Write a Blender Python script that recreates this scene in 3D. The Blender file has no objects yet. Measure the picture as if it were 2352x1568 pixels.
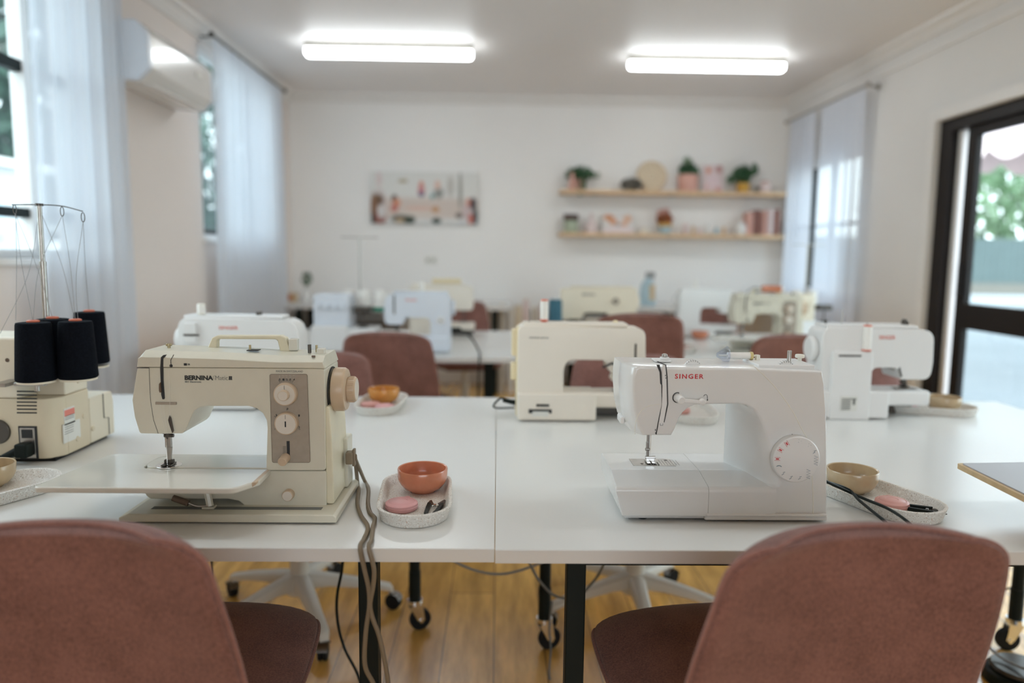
import bpy, bmesh, math, random
from mathutils import Vector, Matrix, Euler, noise
random.seed(7)
S = bpy.context.scene
C = S.collection
PI = math.pi
R = math.radians

# ------------------------------------------------------------------ camera
YAW, PITCH, ROLL = R(1.184), R(6.630), 0.012
FPX, PW, PH = 1700.0, 2352.0, 1568.0
CAM = Vector((0, 0, 1.235))
FWD = Vector((math.sin(YAW)*math.cos(PITCH), math.cos(YAW)*math.cos(PITCH), -math.sin(PITCH)))
_r = Vector((math.cos(YAW), -math.sin(YAW), 0)); _u = _r.cross(FWD)
RGT = _r*math.cos(ROLL) + _u*math.sin(ROLL)
UP = _u*math.cos(ROLL) - _r*math.sin(ROLL)
cd = bpy.data.cameras.new('camera'); cam = bpy.data.objects.new('camera', cd); C.objects.link(cam)
M3 = Matrix((RGT, UP, -FWD)).transposed()
cam.matrix_world = Matrix.Translation(CAM) @ M3.to_4x4()
cd.sensor_width = 36; cd.lens = FPX/PW*36; cd.clip_start = .02; cd.clip_end = 200
cd.dof.use_dof = True; cd.dof.focus_distance = 1.50; cd.dof.aperture_fstop = 1.35
S.camera = cam

def px(x, y, X=None, Y=None, Z=None):
    """survey helper: the point of the photograph's pixel (x, y) on a known world plane"""
    d = FWD + RGT*((x-PW/2)/FPX) - UP*((y-PH/2)/FPX)
    t = (X-CAM.x)/d.x if X is not None else (Y-CAM.y)/d.y if Y is not None else (Z-CAM.z)/d.z
    return CAM + d*t

# ------------------------------------------------------------------ world, light, exposure
wd = bpy.data.worlds.new('world'); S.world = wd; wd.use_nodes = True
nt = wd.node_tree; bg = nt.nodes['Background']
tc = nt.nodes.new('ShaderNodeTexCoord'); sx = nt.nodes.new('ShaderNodeSeparateXYZ'); cr = nt.nodes.new('ShaderNodeValToRGB')
nt.links.new(tc.outputs['Generated'], sx.inputs[0]); nt.links.new(sx.outputs[2], cr.inputs[0]); nt.links.new(cr.outputs[0], bg.inputs[0])
cr.color_ramp.elements[0].position = 0.0; cr.color_ramp.elements[0].color = (.78, .87, .92, 1)
cr.color_ramp.elements[1].position = 0.7; cr.color_ramp.elements[1].color = (.72, .85, 1.0, 1)
bg.inputs[1].default_value = 2.6
S.view_settings.view_transform = 'Standard'; S.view_settings.look = 'None'
S.view_settings.gamma = 1; S.view_settings.use_curve_mapping = False
S.view_settings.exposure = 1.20
TUBE_POWER = 7.6

def portal(loc, rot, w, h):
    l = bpy.data.lights.new('daylight_portal', 'AREA'); l.shape = 'RECTANGLE'; l.size = w; l.size_y = h
    l.cycles.is_portal = True
    o = bpy.data.objects.new('daylight_portal', l); o.location = loc; o.rotation_euler = rot; C.objects.link(o)
portal((2.95, 3.0, 1.05), (0, PI/2, 0), 2.1, 3.2)
portal((2.95, 6.2, 1.5), (0, PI/2, 0), 1.1, 1.2)
portal((-2.15, 2.46, 1.9), (0, -PI/2, 0), 1.4, 2.6)
portal((-2.15, 5.65, 1.95), (0, -PI/2, 0), 1.2, 1.3)
portal((0.4, -2.65, 1.48), (PI/2, 0, 0), 2.6, 1.25)
S.cycles.max_bounces = 10; S.cycles.diffuse_bounces = 5; S.cycles.transparent_max_bounces = 12
S.cycles.caustics_reflective = False; S.cycles.caustics_refractive = False
S.cycles.sample_clamp_indirect = 6

# ------------------------------------------------------------------ materials
def nodes(m): return m.node_tree.nodes, m.node_tree.links
def mat(name, col, rough=.5, metal=0, spec=.5, coat=0, var=0, vscale=8, bump=0, bscale=200, emit=None, estr=0, alpha=1, trans=0, sheen=0):
    m = bpy.data.materials.new(name); m.use_nodes = True
    n, l = nodes(m); p = n['Principled BSDF']
    p.inputs['Base Color'].default_value = (*col, 1); p.inputs['Roughness'].default_value = rough
    p.inputs['Metallic'].default_value = metal; p.inputs['Specular IOR Level'].default_value = spec
    p.inputs['Coat Weight'].default_value = coat; p.inputs['Alpha'].default_value = alpha
    p.inputs['Transmission Weight'].default_value = trans
    p.inputs['Sheen Weight'].default_value = sheen
    if emit: p.inputs['Emission Color'].default_value = (*emit, 1); p.inputs['Emission Strength'].default_value = estr
    tc = n.new('ShaderNodeTexCoord')
    if var:
        t = n.new('ShaderNodeTexNoise'); t.inputs['Scale'].default_value = vscale; t.inputs['Detail'].default_value = 5
        l.new(tc.outputs['Object'], t.inputs['Vector'])
        r = n.new('ShaderNodeValToRGB')
        r.color_ramp.elements[0].position = .3; r.color_ramp.elements[1].position = .7
        r.color_ramp.elements[0].color = (*[c*(1-var) for c in col], 1); r.color_ramp.elements[1].color = (*[min(1, c*(1+var)) for c in col], 1)
        l.new(t.outputs[0], r.inputs[0]); l.new(r.outputs[0], p.inputs['Base Color'])
    if bump:
        t = n.new('ShaderNodeTexNoise'); t.inputs['Scale'].default_value = bscale; t.inputs['Detail'].default_value = 3
        l.new(tc.outputs['Object'], t.inputs['Vector'])
        b = n.new('ShaderNodeBump'); b.inputs['Strength'].default_value = bump; b.inputs['Distance'].default_value = .002
        l.new(t.outputs[0], b.inputs['Height']); l.new(b.outputs[0], p.inputs['Normal'])
    return m

def fabric(name, col, col2):
    m = bpy.data.materials.new(name); m.use_nodes = True; n, l = nodes(m); p = n['Principled BSDF']
    p.inputs['Roughness'].default_value = .95; p.inputs['Specular IOR Level'].default_value = .15
    p.inputs['Sheen Weight'].default_value = .25; p.inputs['Sheen Roughness'].default_value = .5
    tc = n.new('ShaderNodeTexCoord')
    t = n.new('ShaderNodeTexNoise'); t.inputs['Scale'].default_value = 330; t.inputs['Detail'].default_value = 4; t.inputs['Roughness'].default_value = .7
    t2 = n.new('ShaderNodeTexNoise'); t2.inputs['Scale'].default_value = 14; t2.inputs['Detail'].default_value = 3
    mp = n.new('ShaderNodeMapping'); mp.inputs['Scale'].default_value = (1, 1, .55)
    l.new(tc.outputs['Object'], mp.inputs[0]); l.new(mp.outputs[0], t.inputs[0]); l.new(tc.outputs['Object'], t2.inputs[0])
    mx = n.new('ShaderNodeMath'); mx.operation = 'MULTIPLY_ADD'; mx.inputs[1].default_value = .75
    ml = n.new('ShaderNodeMath'); ml.operation = 'MULTIPLY'; ml.inputs[1].default_value = .25
    l.new(t2.outputs[0], ml.inputs[0]); l.new(t.outputs[0], mx.inputs[0]); l.new(ml.outputs[0], mx.inputs[2])
    r = n.new('ShaderNodeValToRGB'); r.color_ramp.elements[0].position = .36; r.color_ramp.elements[1].position = .64
    r.color_ramp.elements[0].color = (*col, 1); r.color_ramp.elements[1].color = (*col2, 1)
    l.new(mx.outputs[0], r.inputs[0]); l.new(r.outputs[0], p.inputs['Base Color'])
    b = n.new('ShaderNodeBump'); b.inputs['Strength'].default_value = .35; b.inputs['Distance'].default_value = .001
    l.new(t.outputs[0], b.inputs['Height']); l.new(b.outputs[0], p.inputs['Normal'])
    return m

def speckle(name, base, spots, scale=260, thr=.34):
    m = bpy.data.materials.new(name); m.use_nodes = True; n, l = nodes(m); p = n['Principled BSDF']
    p.inputs['Roughness'].default_value = .55
    tc = n.new('ShaderNodeTexCoord'); prev = None
    col = (*base, 1)
    for i, (c, sc, th) in enumerate(spots):
        t = n.new('ShaderNodeTexNoise'); t.inputs['Scale'].default_value = sc; t.inputs['Detail'].default_value = 2
        mp = n.new('ShaderNodeMapping'); mp.inputs['Location'].default_value = (i*3.1, i*1.7, i)
        l.new(tc.outputs['Object'], mp.inputs[0]); l.new(mp.outputs[0], t.inputs[0])
        r = n.new('ShaderNodeValToRGB'); r.color_ramp.elements[0].position = th; r.color_ramp.elements[1].position = th+.03
        l.new(t.outputs[0], r.inputs[0])
        mx = n.new('ShaderNodeMix'); mx.data_type = 'RGBA'
        l.new(r.outputs[0], mx.inputs['Factor'])
        if prev is None: mx.inputs['A'].default_value = col
        else: l.new(prev, mx.inputs['A'])
        mx.inputs['B'].default_value = (*c, 1); prev = mx.outputs['Result']
    l.new(prev, p.inputs['Base Color'])
    return m

def wood_floor():
    m = bpy.data.materials.new('oak_vinyl_planks'); m.use_nodes = True; n, l = nodes(m); p = n['Principled BSDF']
    tc = n.new('ShaderNodeTexCoord'); mp = n.new('ShaderNodeMapping'); mp.inputs['Rotation'].default_value = (0, 0, PI/2)
    l.new(tc.outputs['Object'], mp.inputs[0])
    br = n.new('ShaderNodeTexBrick'); br.inputs['Scale'].default_value = 1; br.inputs['Brick Width'].default_value = 1.3; br.inputs['Row Height'].default_value = .16
    br.inputs['Mortar Size'].default_value = .002; br.inputs['Color1'].default_value = (.90, .53, .15, 1); br.inputs['Color2'].default_value = (.75, .43, .115, 1); br.inputs['Mortar'].default_value = (.25, .14, .05, 1)
    l.new(mp.outputs[0], br.inputs['Vector'])
    m2 = n.new('ShaderNodeMapping'); m2.inputs['Scale'].default_value = (9, 1.2, 1); l.new(tc.outputs['Object'], m2.inputs[0])
    t = n.new('ShaderNodeTexNoise'); t.inputs['Scale'].default_value = 2.2; t.inputs['Detail'].default_value = 6; t.inputs['Roughness'].default_value = .6; l.new(m2.outputs[0], t.inputs[0])
    r = n.new('ShaderNodeValToRGB'); r.color_ramp.elements[0].position = .3; r.color_ramp.elements[1].position = .7
    r.color_ramp.elements[0].color = (.62, .58, .52, 1); r.color_ramp.elements[1].color = (1.25, 1.2, 1.1, 1); l.new(t.outputs[0], r.inputs[0])
    mx = n.new('ShaderNodeMix'); mx.data_type = 'RGBA'; mx.blend_type = 'MULTIPLY'; mx.inputs['Factor'].default_value = 1
    l.new(br.outputs[0], mx.inputs['A']); l.new(r.outputs[0], mx.inputs['B']); l.new(mx.outputs['Result'], p.inputs['Base Color'])
    p.inputs['Roughness'].default_value = .25; p.inputs['Specular IOR Level'].default_value = .8; p.inputs['Coat Weight'].default_value = .7; p.inputs['Coat IOR'].default_value = 1.75; p.inputs['Coat Roughness'].default_value = .22
    return m

def sheer(name, col, clear=.3, tl=.5):
    m = bpy.data.materials.new(name); m.use_nodes = True; n, l = nodes(m)
    out = n['Material Output']; n.remove(n['Principled BSDF'])
    d = n.new('ShaderNodeBsdfDiffuse'); d.inputs[0].default_value = (*col, 1)
    t = n.new('ShaderNodeBsdfTranslucent'); t.inputs[0].default_value = (*col, 1)
    tr = n.new('ShaderNodeBsdfTransparent')
    a = n.new('ShaderNodeMixShader'); a.inputs[0].default_value = tl; l.new(d.outputs[0], a.inputs[1]); l.new(t.outputs[0], a.inputs[2])
    b = n.new('ShaderNodeMixShader'); l.new(a.outputs[0], b.inputs[1]); l.new(tr.outputs[0], b.inputs[2])
    tc = n.new('ShaderNodeTexCoord'); w = n.new('ShaderNodeTexNoise'); w.inputs['Scale'].default_value = 900; l.new(tc.outputs['Object'], w.inputs[0])
    mr = n.new('ShaderNodeMapRange'); mr.inputs['To Min'].default_value = clear-.12; mr.inputs['To Max'].default_value = clear+.12
    l.new(w.outputs[0], mr.inputs[0]); l.new(mr.outputs[0], b.inputs[0]); l.new(b.outputs[0], out.inputs[0])
    return m

def glass(name, tint=(1, 1, 1), k=.93):
    m = bpy.data.materials.new(name); m.use_nodes = True; n, l = nodes(m)
    out = n['Material Output']; n.remove(n['Principled BSDF'])
    g = n.new('ShaderNodeBsdfGlossy'); g.inputs['Roughness'].default_value = .02
    tr = n.new('ShaderNodeBsdfTransparent'); tr.inputs[0].default_value = (*tint, 1)
    f = n.new('ShaderNodeLayerWeight'); pw = n.new('ShaderNodeMath'); pw.operation = 'POWER'; pw.inputs[1].default_value = 5
    l.new(f.outputs['Facing'], pw.inputs[0]); f2 = n.new('ShaderNodeMapRange'); f2.inputs['To Min'].default_value = .03; f2.inputs['To Max'].default_value = .7; l.new(pw.outputs[0], f2.inputs[0])
    b = n.new('ShaderNodeMixShader'); l.new(f2.outputs[0], b.inputs[0]); l.new(tr.outputs[0], b.inputs[1]); l.new(g.outputs[0], b.inputs[2]); l.new(b.outputs[0], out.inputs[0])
    return m

def vcol(name, rough=.6):
    m = bpy.data.materials.new(name); m.use_nodes = True; n, l = nodes(m); p = n['Principled BSDF']
    a = n.new('ShaderNodeVertexColor'); a.layer_name = 'print'; l.new(a.outputs[0], p.inputs['Base Color']); p.inputs['Roughness'].default_value = rough
    return m

K = dict(
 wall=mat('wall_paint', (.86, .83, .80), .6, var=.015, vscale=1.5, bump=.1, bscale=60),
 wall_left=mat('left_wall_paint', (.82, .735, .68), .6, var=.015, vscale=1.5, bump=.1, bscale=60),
 wall_shaded=mat('shaded_wall_paint', (.77, .74, .71), .6, var=.015, vscale=1.5, bump=.1, bscale=60),  # right wall: greyer wall paint, shade near the window put into the colour
 ceil=mat('ceiling_gloss_paint', (.88, .84, .82), .5, spec=.3, var=.012, vscale=1),
 trimw=mat('trim_paint', (.80, .765, .73), .45, var=.01),
 floor=wood_floor(),
 top=mat('white_laminate', (.74, .735, .71), .22, spec=.5, var=.008, vscale=2, bump=.03, bscale=900),
 edge=mat('laminate_edging', (.70, .69, .67), .45, var=.01),
 black=mat('black_powder_coat', (.006, .010, .008), .5, spec=.2, var=.1),
 rubber=mat('black_rubber', (.008, .009, .010), .6, spec=.25, var=.1),
 chrome=mat('chrome', (.85, .84, .82), .22, 1, var=.03),
 steel=mat('brushed_steel', (.42, .40, .37), .32, 1, var=.1, vscale=60),
 darksteel=mat('dark_steel', (.10, .09, .08), .35, .8, var=.15),
 brass=mat('old_brass', (.40, .33, .2), .35, 1, var=.1),
 dusty=fabric('dusty_pink_fabric', (.135, .060, .049), (.31, .150, .124)),
 piping=fabric('dusty_pink_piping', (.20, .09, .073), (.36, .175, .142)),
 whitemetal=mat('white_enamel', (.72, .70, .64), .38, var=.02),
 bern=mat('aged_cream_enamel', (.635, .60, .49), .34, spec=.5, coat=.15, var=.05, vscale=14, bump=.02, bscale=500),
 bern2=mat('aged_yellowed_enamel', (.68, .62, .46), .38, spec=.5, var=.08, vscale=10),
 bernt=mat('cream_glossy_bed', (.68, .655, .58), .16, spec=.5, coat=.3, var=.02),
 taupe=mat('taupe_control_panel', (.34, .285, .225), .5, var=.05, vscale=90),
 tan=mat('tan_plastic', (.56, .42, .29), .33, var=.04),
 knob=mat('cream_knob_face', (.66, .60, .52), .4, var=.03),
 brown=mat('brown_plastic', (.13, .085, .055), .5, var=.1),
 ink=mat('black_print', (.02, .02, .02), .6, var=.05),
 grayink=mat('grey_print', (.16, .16, .15), .6, var=.05),
 red=mat('red_print', (.62, .02, .03), .5, var=.03),
 palered=mat('faded_red_print', (.75, .22, .17), .5, var=.03),
 sing=mat('white_gloss_plastic', (.74, .735, .72), .20, spec=.5, coat=.35, var=.012, vscale=20),
 sing2=mat('white_satin_plastic', (.76, .75, .735), .35, var=.012),
 singcream=mat('cream_seam', (.80, .77, .68), .4, var=.01),
 singblue=mat('cool_white_plastic', (.68, .72, .78), .3, var=.01),
 husq=mat('cream_machine_plastic', (.80, .735, .64), .36, var=.02),
 husq2=mat('yellowed_side_plastic', (.78, .66, .43), .38, var=.03),
 over=mat('overlocker_beige', (.74, .66, .52), .4, var=.025),
 over2=mat('overlocker_yellowed', (.66, .565, .41), .4, var=.03),
 thread=mat('black_thread_winding', (.004, .005, .008), .9, spec=.08, var=.3, vscale=200, bump=.6, bscale=400),
 grey=mat('grey_filament', (.26, .26, .255), .6, var=.05),
 terr=speckle('terrazzo_resin', (.70, .67, .62), [((.42, .36, .30), 420, .60), ((.55, .33, .22), 300, .66), ((.82, .80, .76), 260, .60)]),
 terra=mat('terracotta_glaze', (.55, .195, .105), .22, spec=.6, coat=.3, var=.08, vscale=40),
 tanb=mat('tan_glaze', (.47, .34, .20), .24, spec=.6, coat=.3, var=.06, vscale=40),
 orange=mat('ochre_glaze', (.60, .26, .055), .24, coat=.3, var=.08, vscale=40),
 pink=mat('pink_vinyl', (.70, .36, .36), .42, var=.03, vscale=30),
 pinkgold=mat('rose_vinyl', (.66, .33, .29), .4, var=.03, vscale=30),
 browncable=mat('taupe_cable', (.20, .15, .095), .5, var=.06),
 oak=mat('pine_shelf', (.68, .47, .28), .5, var=.1, vscale=6),
 ply=mat('plywood_edge', (.62, .45, .25), .45, var=.1, vscale=40),
 greyglass=mat('grey_acrylic', (.42, .42, .45), .38, spec=.3, var=.02),
 doorf=mat('bronze_aluminium', (.013, .009, .008), .45, spec=.2, var=.1),
 glassm=glass('window_glass', (.93, .97, .96)),
 clear=glass('clear_plastic', (.85, .88, .95)),
 sheer=sheer('sheer_curtain', (.76, .80, .86), .13, .34),
 sheer_r=sheer('sheer_curtain_bright', (.82, .85, .92), .15, .45),
 poly=sheer('polycarbonate_sheet', (.80, .82, .84), .14),
 ac=mat('air_conditioner_plastic', (.80, .77, .73), .2, coat=.4, var=.01),
 acside=mat('air_conditioner_endcap', (.70, .74, .80), .3, var=.01),
 tube=mat('fluorescent_diffuser', (.9, .9, .9), .4, emit=(.90, .97, 1.0), estr=TUBE_POWER),
 leaf=mat('leaf_green', (.05, .135, .055), .5, var=.35, vscale=6),
 leaf2=mat('light_leaf_green', (.17, .27, .14), .5, var=.35, vscale=2),
 leafd=mat('dark_leaf_green', (.035, .085, .055), .5, var=.35, vscale=2),
 bark=mat('bark', (.12, .08, .05), .8, var=.2),
 fence=mat('blue_green_fence_paint', (.115, .155, .15), .6, var=.06, vscale=3),
 conc=mat('pale_concrete', (.21, .22, .225), .7, var=.08, vscale=1),
 rend=mat('white_render', (.50, .52, .53), .7, var=.02),
 green=mat('green_thread', (.03, .26, .17), .7, var=.1),
 teal=mat('teal_thread', (.03, .115, .16), .7, var=.1),
 paleblue=mat('pale_blue_plastic', (.42, .55, .60), .4, var=.03),
 thw=mat('white_thread', (.82, .79, .74), .7, var=.03, vscale=80),
 paper=mat('paper_label', (.72, .71, .66), .6, var=.03),
 wicker=mat('woven_wicker', (.74, .64, .49), .8, var=.2, vscale=60, bump=.6, bscale=120),
 dpink=mat('blush_ceramic', (.66, .36, .29), .5, var=.05),
 palepink=mat('pale_pink_ceramic', (.74, .60, .58), .5, var=.03),
 sage=mat('sage_ceramic', (.40, .45, .33), .5, var=.05),
 greystone=mat('dried_grey_foliage', (.20, .18, .15), .8, var=.3, vscale=30),
 white=mat('white_ceramic', (.78, .76, .73), .4, var=.02),
 amber=mat('amber_glaze', (.60, .33, .05), .4, var=.1),
 rust=mat('rust_dried_flowers', (.40, .13, .05), .8, var=.3, vscale=20),
 mulb=mat('dark_brown_lid', (.09, .05, .04), .5, var=.1),
 cardb=mat('taupe_fabric_box', (.17, .14, .115), .9, var=.06, vscale=40),
 linen=mat('linen_cloth', (.55, .50, .43), .9, var=.1, vscale=8),
 bluecloth=mat('slate_blue_cloth', (.12, .20, .24), .9, var=.1),
 print=vcol('canvas_print', .65), card=vcol('printed_card', .5),
 cobble=mat('cover_vinyl', (.82, .62, .60), .6, var=.05),
)

# ------------------------------------------------------------------ mesh builder
def rnd(pts, r, seg=5):
    """round polygon corners; pts may carry their own radius (x, z, r)"""
    out = []; n = len(pts)
    for i in range(n):
        p = Vector(pts[i][:2]); a = Vector(pts[i-1][:2]); b = Vector(pts[(i+1) % n][:2])
        rr = pts[i][2] if len(pts[i]) > 2 else r
        da, db = a-p, b-p; la, lb = da.length, db.length
        if rr <= 0 or la < 1e-6 or lb < 1e-6: out.append(tuple(p)); continue
        da.normalize(); db.normalize()
        ang = da.angle(db)
        if ang > PI-.05: out.append(tuple(p)); continue
        t = min(rr/math.tan(ang/2), la*.49, lb*.49)
        p0, p1 = p+da*t, p+db*t
        for k in range(seg+1):
            s = k/seg; q = p0*(1-s)**2 + p*2*s*(1-s) + p1*s*s
            out.append(tuple(q))
    return out

def spline(pts, n=8, closed=False):
    P = [Vector(p) for p in pts]; out = []; m = len(P)
    rng = range(m) if closed else range(m-1)
    for i in rng:
        p1, p2 = P[i], P[(i+1) % m]
        p0 = P[i-1] if (i > 0 or closed) else p1*2-p2
        p3 = P[(i+2) % m] if (i+2 < m or closed) else p2*2-p1
        for k in range(n):
            t = k/n
            out.append(.5*((2*p1)+(p2-p0)*t+(2*p0-5*p1+4*p2-p3)*t*t+(3*p1-p0-3*p2+p3)*t**3))
    if not closed: out.append(P[-1])
    return out

class MB:
    def __init__(s, origin=(0, 0, 0)):
        s.bm = bmesh.new(); s.o = Vector(origin); s.cols = None
    def add(s, b, mtx=None):
        if mtx is not None: bmesh.ops.transform(b, matrix=mtx, verts=b.verts)
        me = bpy.data.meshes.new('tmp'); b.to_mesh(me); b.free(); s.bm.from_mesh(me); bpy.data.meshes.remove(me); return s
    def _bev(s, b, bev, seg=3, ang=R(28)):
        if bev > 0:
            es = [e for e in b.edges if len(e.link_faces) == 2 and e.calc_face_angle(0) > ang]
            bmesh.ops.bevel(b, geom=es, offset=bev, segments=seg, profile=.5, affect='EDGES', clamp_overlap=True)
    def box(s, lo, hi, bev=0, mtx=None, seg=3):
        b = bmesh.new(); bmesh.ops.create_cube(b, size=1)
        lo, hi = Vector(lo), Vector(hi); c = (lo+hi)/2; d = hi-lo
        for v in b.verts: v.co = Vector((v.co.x*d.x, v.co.y*d.y, v.co.z*d.z))+c
        s._bev(b, bev, seg); return s.add(b, mtx)
    def cyl(s, p0, p1, r0, r1=None, seg=24, bev=0, bs=3):
        p0, p1 = Vector(p0), Vector(p1); r1 = r0 if r1 is None else r1; d = p1-p0
        b = bmesh.new(); bmesh.ops.create_cone(b, cap_ends=True, segments=seg, radius1=r0, radius2=r1, depth=d.length)
        s._bev(b, bev, bs, R(50))
        q = Vector((0, 0, 1)).rotation_difference(d.normalized()).to_matrix().to_4x4()
        return s.add(b, Matrix.Translation((p0+p1)/2) @ q)
    def sph(s, c, r, sc=(1, 1, 1), u=16, v=10):
        b = bmesh.new(); bmesh.ops.create_uvsphere(b, u_segments=u, v_segments=v, radius=r)
        for q in b.verts: q.co = Vector((q.co.x*sc[0], q.co.y*sc[1], q.co.z*sc[2]))
        return s.add(b, Matrix.Translation(c))
    def lathe(s, prof, c=(0, 0, 0), seg=32, axis=(0, 0, 1)):
        b = bmesh.new(); rings = []
        for r, z in prof:
            rings.append([b.verts.new((r*math.cos(2*PI*k/seg), r*math.sin(2*PI*k/seg), z)) for k in range(seg)] if r > 1e-6 else [b.verts.new((0, 0, z))])
        for A, B in zip(rings, rings[1:]):
            for k in range(seg):
                k2 = (k+1) % seg
                if len(A) == 1 and len(B) == 1: continue
                if len(A) == 1: b.faces.new((A[0], B[k], B[k2]))
                elif len(B) == 1: b.faces.new((A[k], A[k2], B[0]))
                else: b.faces.new((A[k], A[k2], B[k2], B[k]))
        bmesh.ops.recalc_face_normals(b, faces=b.faces)
        q = Vector((0, 0, 1)).rotation_difference(Vector(axis).normalized()).to_matrix().to_4x4()
        return s.add(b, Matrix.Translation(c) @ q)
    def tube(s, pts, r, seg=8, closed=False, rf=None):
        P = [Vector(p) for p in pts]; b = bmesh.new(); rings = []; n = len(P)
        nrm = None
        for i in range(n):
            if closed: t = (P[(i+1) % n]-P[i-1])
            else: t = P[min(i+1, n-1)]-P[max(i-1, 0)]
            if t.length < 1e-9: t = Vector((0, 0, 1))
            t.normalize()
            if nrm is None: nrm = t.orthogonal().normalized()
            else:
                nrm = nrm - t*nrm.dot(t)
                nrm = nrm.normalized() if nrm.length > 1e-6 else t.orthogonal().normalized()
            bn = t.cross(nrm); rr = r if rf is None else r*rf(i/(n-1))
            rings.append([b.verts.new(P[i]+(nrm*math.cos(2*PI*k/seg)+bn*math.sin(2*PI*k/seg))*rr) for k in range(seg)])
        m = n if closed else n-1
        for i in range(m):
            A, B = rings[i], rings[(i+1) % n]
            for k in range(seg): b.faces.new((A[k], A[(k+1) % seg], B[(k+1) % seg], B[k]))
        if not closed: b.faces.new(rings[0][::-1]); b.faces.new(rings[-1])
        bmesh.ops.recalc_face_normals(b, faces=b.faces)
        return s.add(b)
    def prism(s, pts, a, bb, axis='y', bev=0, pts2=None, seg=3, ang=R(35), mtx=None):
        """outline in (x,z) along y; axis 'z': outline (x,y) along z; axis 'x': outline (y,z) along x"""
        f = {'y': lambda p, t: (p[0], t, p[1]), 'z': lambda p, t: (p[0], p[1], t), 'x': lambda p, t: (t, p[0], p[1])}[axis]
        b = bmesh.new(); q = pts2 or pts
        A = [b.verts.new(f(p, a)) for p in pts]; B = [b.verts.new(f(p, bb)) for p in q]; n = len(pts)
        b.faces.new(A); b.faces.new(B[::-1])
        for i in range(n): b.faces.new((A[i], B[i], B[(i+1) % n], A[(i+1) % n]))
        bmesh.ops.recalc_face_normals(b, faces=b.faces)
        s._bev(b, bev, seg, ang); return s.add(b, mtx)
    def grid(s, fn, nu, nv, thick=0):
        b = bmesh.new(); V = [[b.verts.new(fn(i/nu, j/nv)) for j in range(nv+1)] for i in range(nu+1)]
        for i in range(nu):
            for j in range(nv): b.faces.new((V[i][j], V[i+1][j], V[i+1][j+1], V[i][j+1]))
        if thick: bmesh.ops.recalc_face_normals(b, faces=b.faces); bmesh.ops.solidify(b, geom=b.faces, thickness=thick)
        return s.add(b)
    def quad(s, *p):
        b = bmesh.new(); b.faces.new([b.verts.new(q) for q in p]); return s.add(b)
    def build(s, name, m, parent=None, ang=38, label=None, flat=False, wn=True):
        bmesh.ops.translate(s.bm, verts=s.bm.verts, vec=-s.o)
        me = bpy.data.meshes.new(name); s.bm.to_mesh(me); s.bm.free()
        if not flat:
            me.polygons.foreach_set('use_smooth', [True]*len(me.polygons)); me.set_sharp_from_angle(angle=R(ang))
        me.materials.append(m)
        o = bpy.data.objects.new(name, me); C.objects.link(o)
        if parent: o.parent = parent
        if wn and not flat:
            w = o.modifiers.new('normals', 'WEIGHTED_NORMAL'); w.keep_sharp = True
        if label: o['label'] = label
        return o

def tag(o, label=None, cat=None, group=None, kind=None):
    if label: o['label'] = label
    if cat: o['category'] = cat
    if group: o['group'] = group
    if kind: o['kind'] = kind
    return o
def thing(name, label, cat, loc=(0, 0, 0), rz=0, group=None):
    o = bpy.data.objects.new(name, None); C.objects.link(o); o.empty_display_size = .05
    o.location = loc; o.rotation_euler = (0, 0, rz); return tag(o, label, cat, group)
def struct(name, mb, m, parent=None, **k):
    o = mb.build(name, m, parent, **k)
    if parent is None: o['kind'] = 'structure'
    return o
def copy_tree(o, loc=None, rz=None, label=None, group=None, parent=None):
    c = o.copy(); C.objects.link(c)
    if parent: c.parent = parent
    for ch in list(o.children): copy_tree(ch, parent=c)
    if loc is not None: c.location = loc
    if rz is not None: c.rotation_euler = (0, 0, rz)
    if label: c['label'] = label
    if group: c['group'] = group
    elif parent is None and 'group' in c and group == '': del c['group']
    return c

def lettering(name, txt, m, parent, p, w, h, origin=(0, 0, 0), bold=0, rot=None, depth=.0004, spacing=1):
    """raised print: lower-left corner p, fitted to width w and height h, facing -Y unless rot is given"""
    c = bpy.data.curves.new('t', 'FONT'); c.body = txt; c.size = 1; c.extrude = .0; c.offset = bold; c.space_character = spacing
    c.resolution_u = 3
    o = bpy.data.objects.new('t', c); C.objects.link(o)
    dg = bpy.context.evaluated_depsgraph_get(); dg.update()
    me = bpy.data.meshes.new_from_object(o.evaluated_get(dg)); bpy.data.objects.remove(o); bpy.data.curves.remove(c)
    xs = [v.co.x for v in me.vertices]; ys = [v.co.y for v in me.vertices]
    x0, x1, y0, y1 = min(xs), max(xs), min(ys), max(ys)
    rot = rot or Euler((PI/2, 0, 0)).to_matrix()
    for v in me.vertices:
        q = Vector(((v.co.x-x0)/(x1-x0)*w, (v.co.y-y0)/(y1-y0)*h, 0)); v.co = rot @ q + Vector(p) - Vector(origin)
    me.name = name; me.materials.clear(); me.materials.append(m)
    ob = bpy.data.objects.new(name, me); C.objects.link(ob); ob.parent = parent
    sm = ob.modifiers.new('depth', 'SOLIDIFY'); sm.thickness = depth; sm.offset = 1 if rot is None else 0
    return ob

def cable(name, pts, r, m, label=None, cat=None, parent=None, group=None, origin=(0, 0, 0), n=8):
    o = MB(origin).tube(spline(pts, n), r, 8).build(name, m, parent, wn=False)
    if label: tag(o, label, cat, group)
    return o

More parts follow.
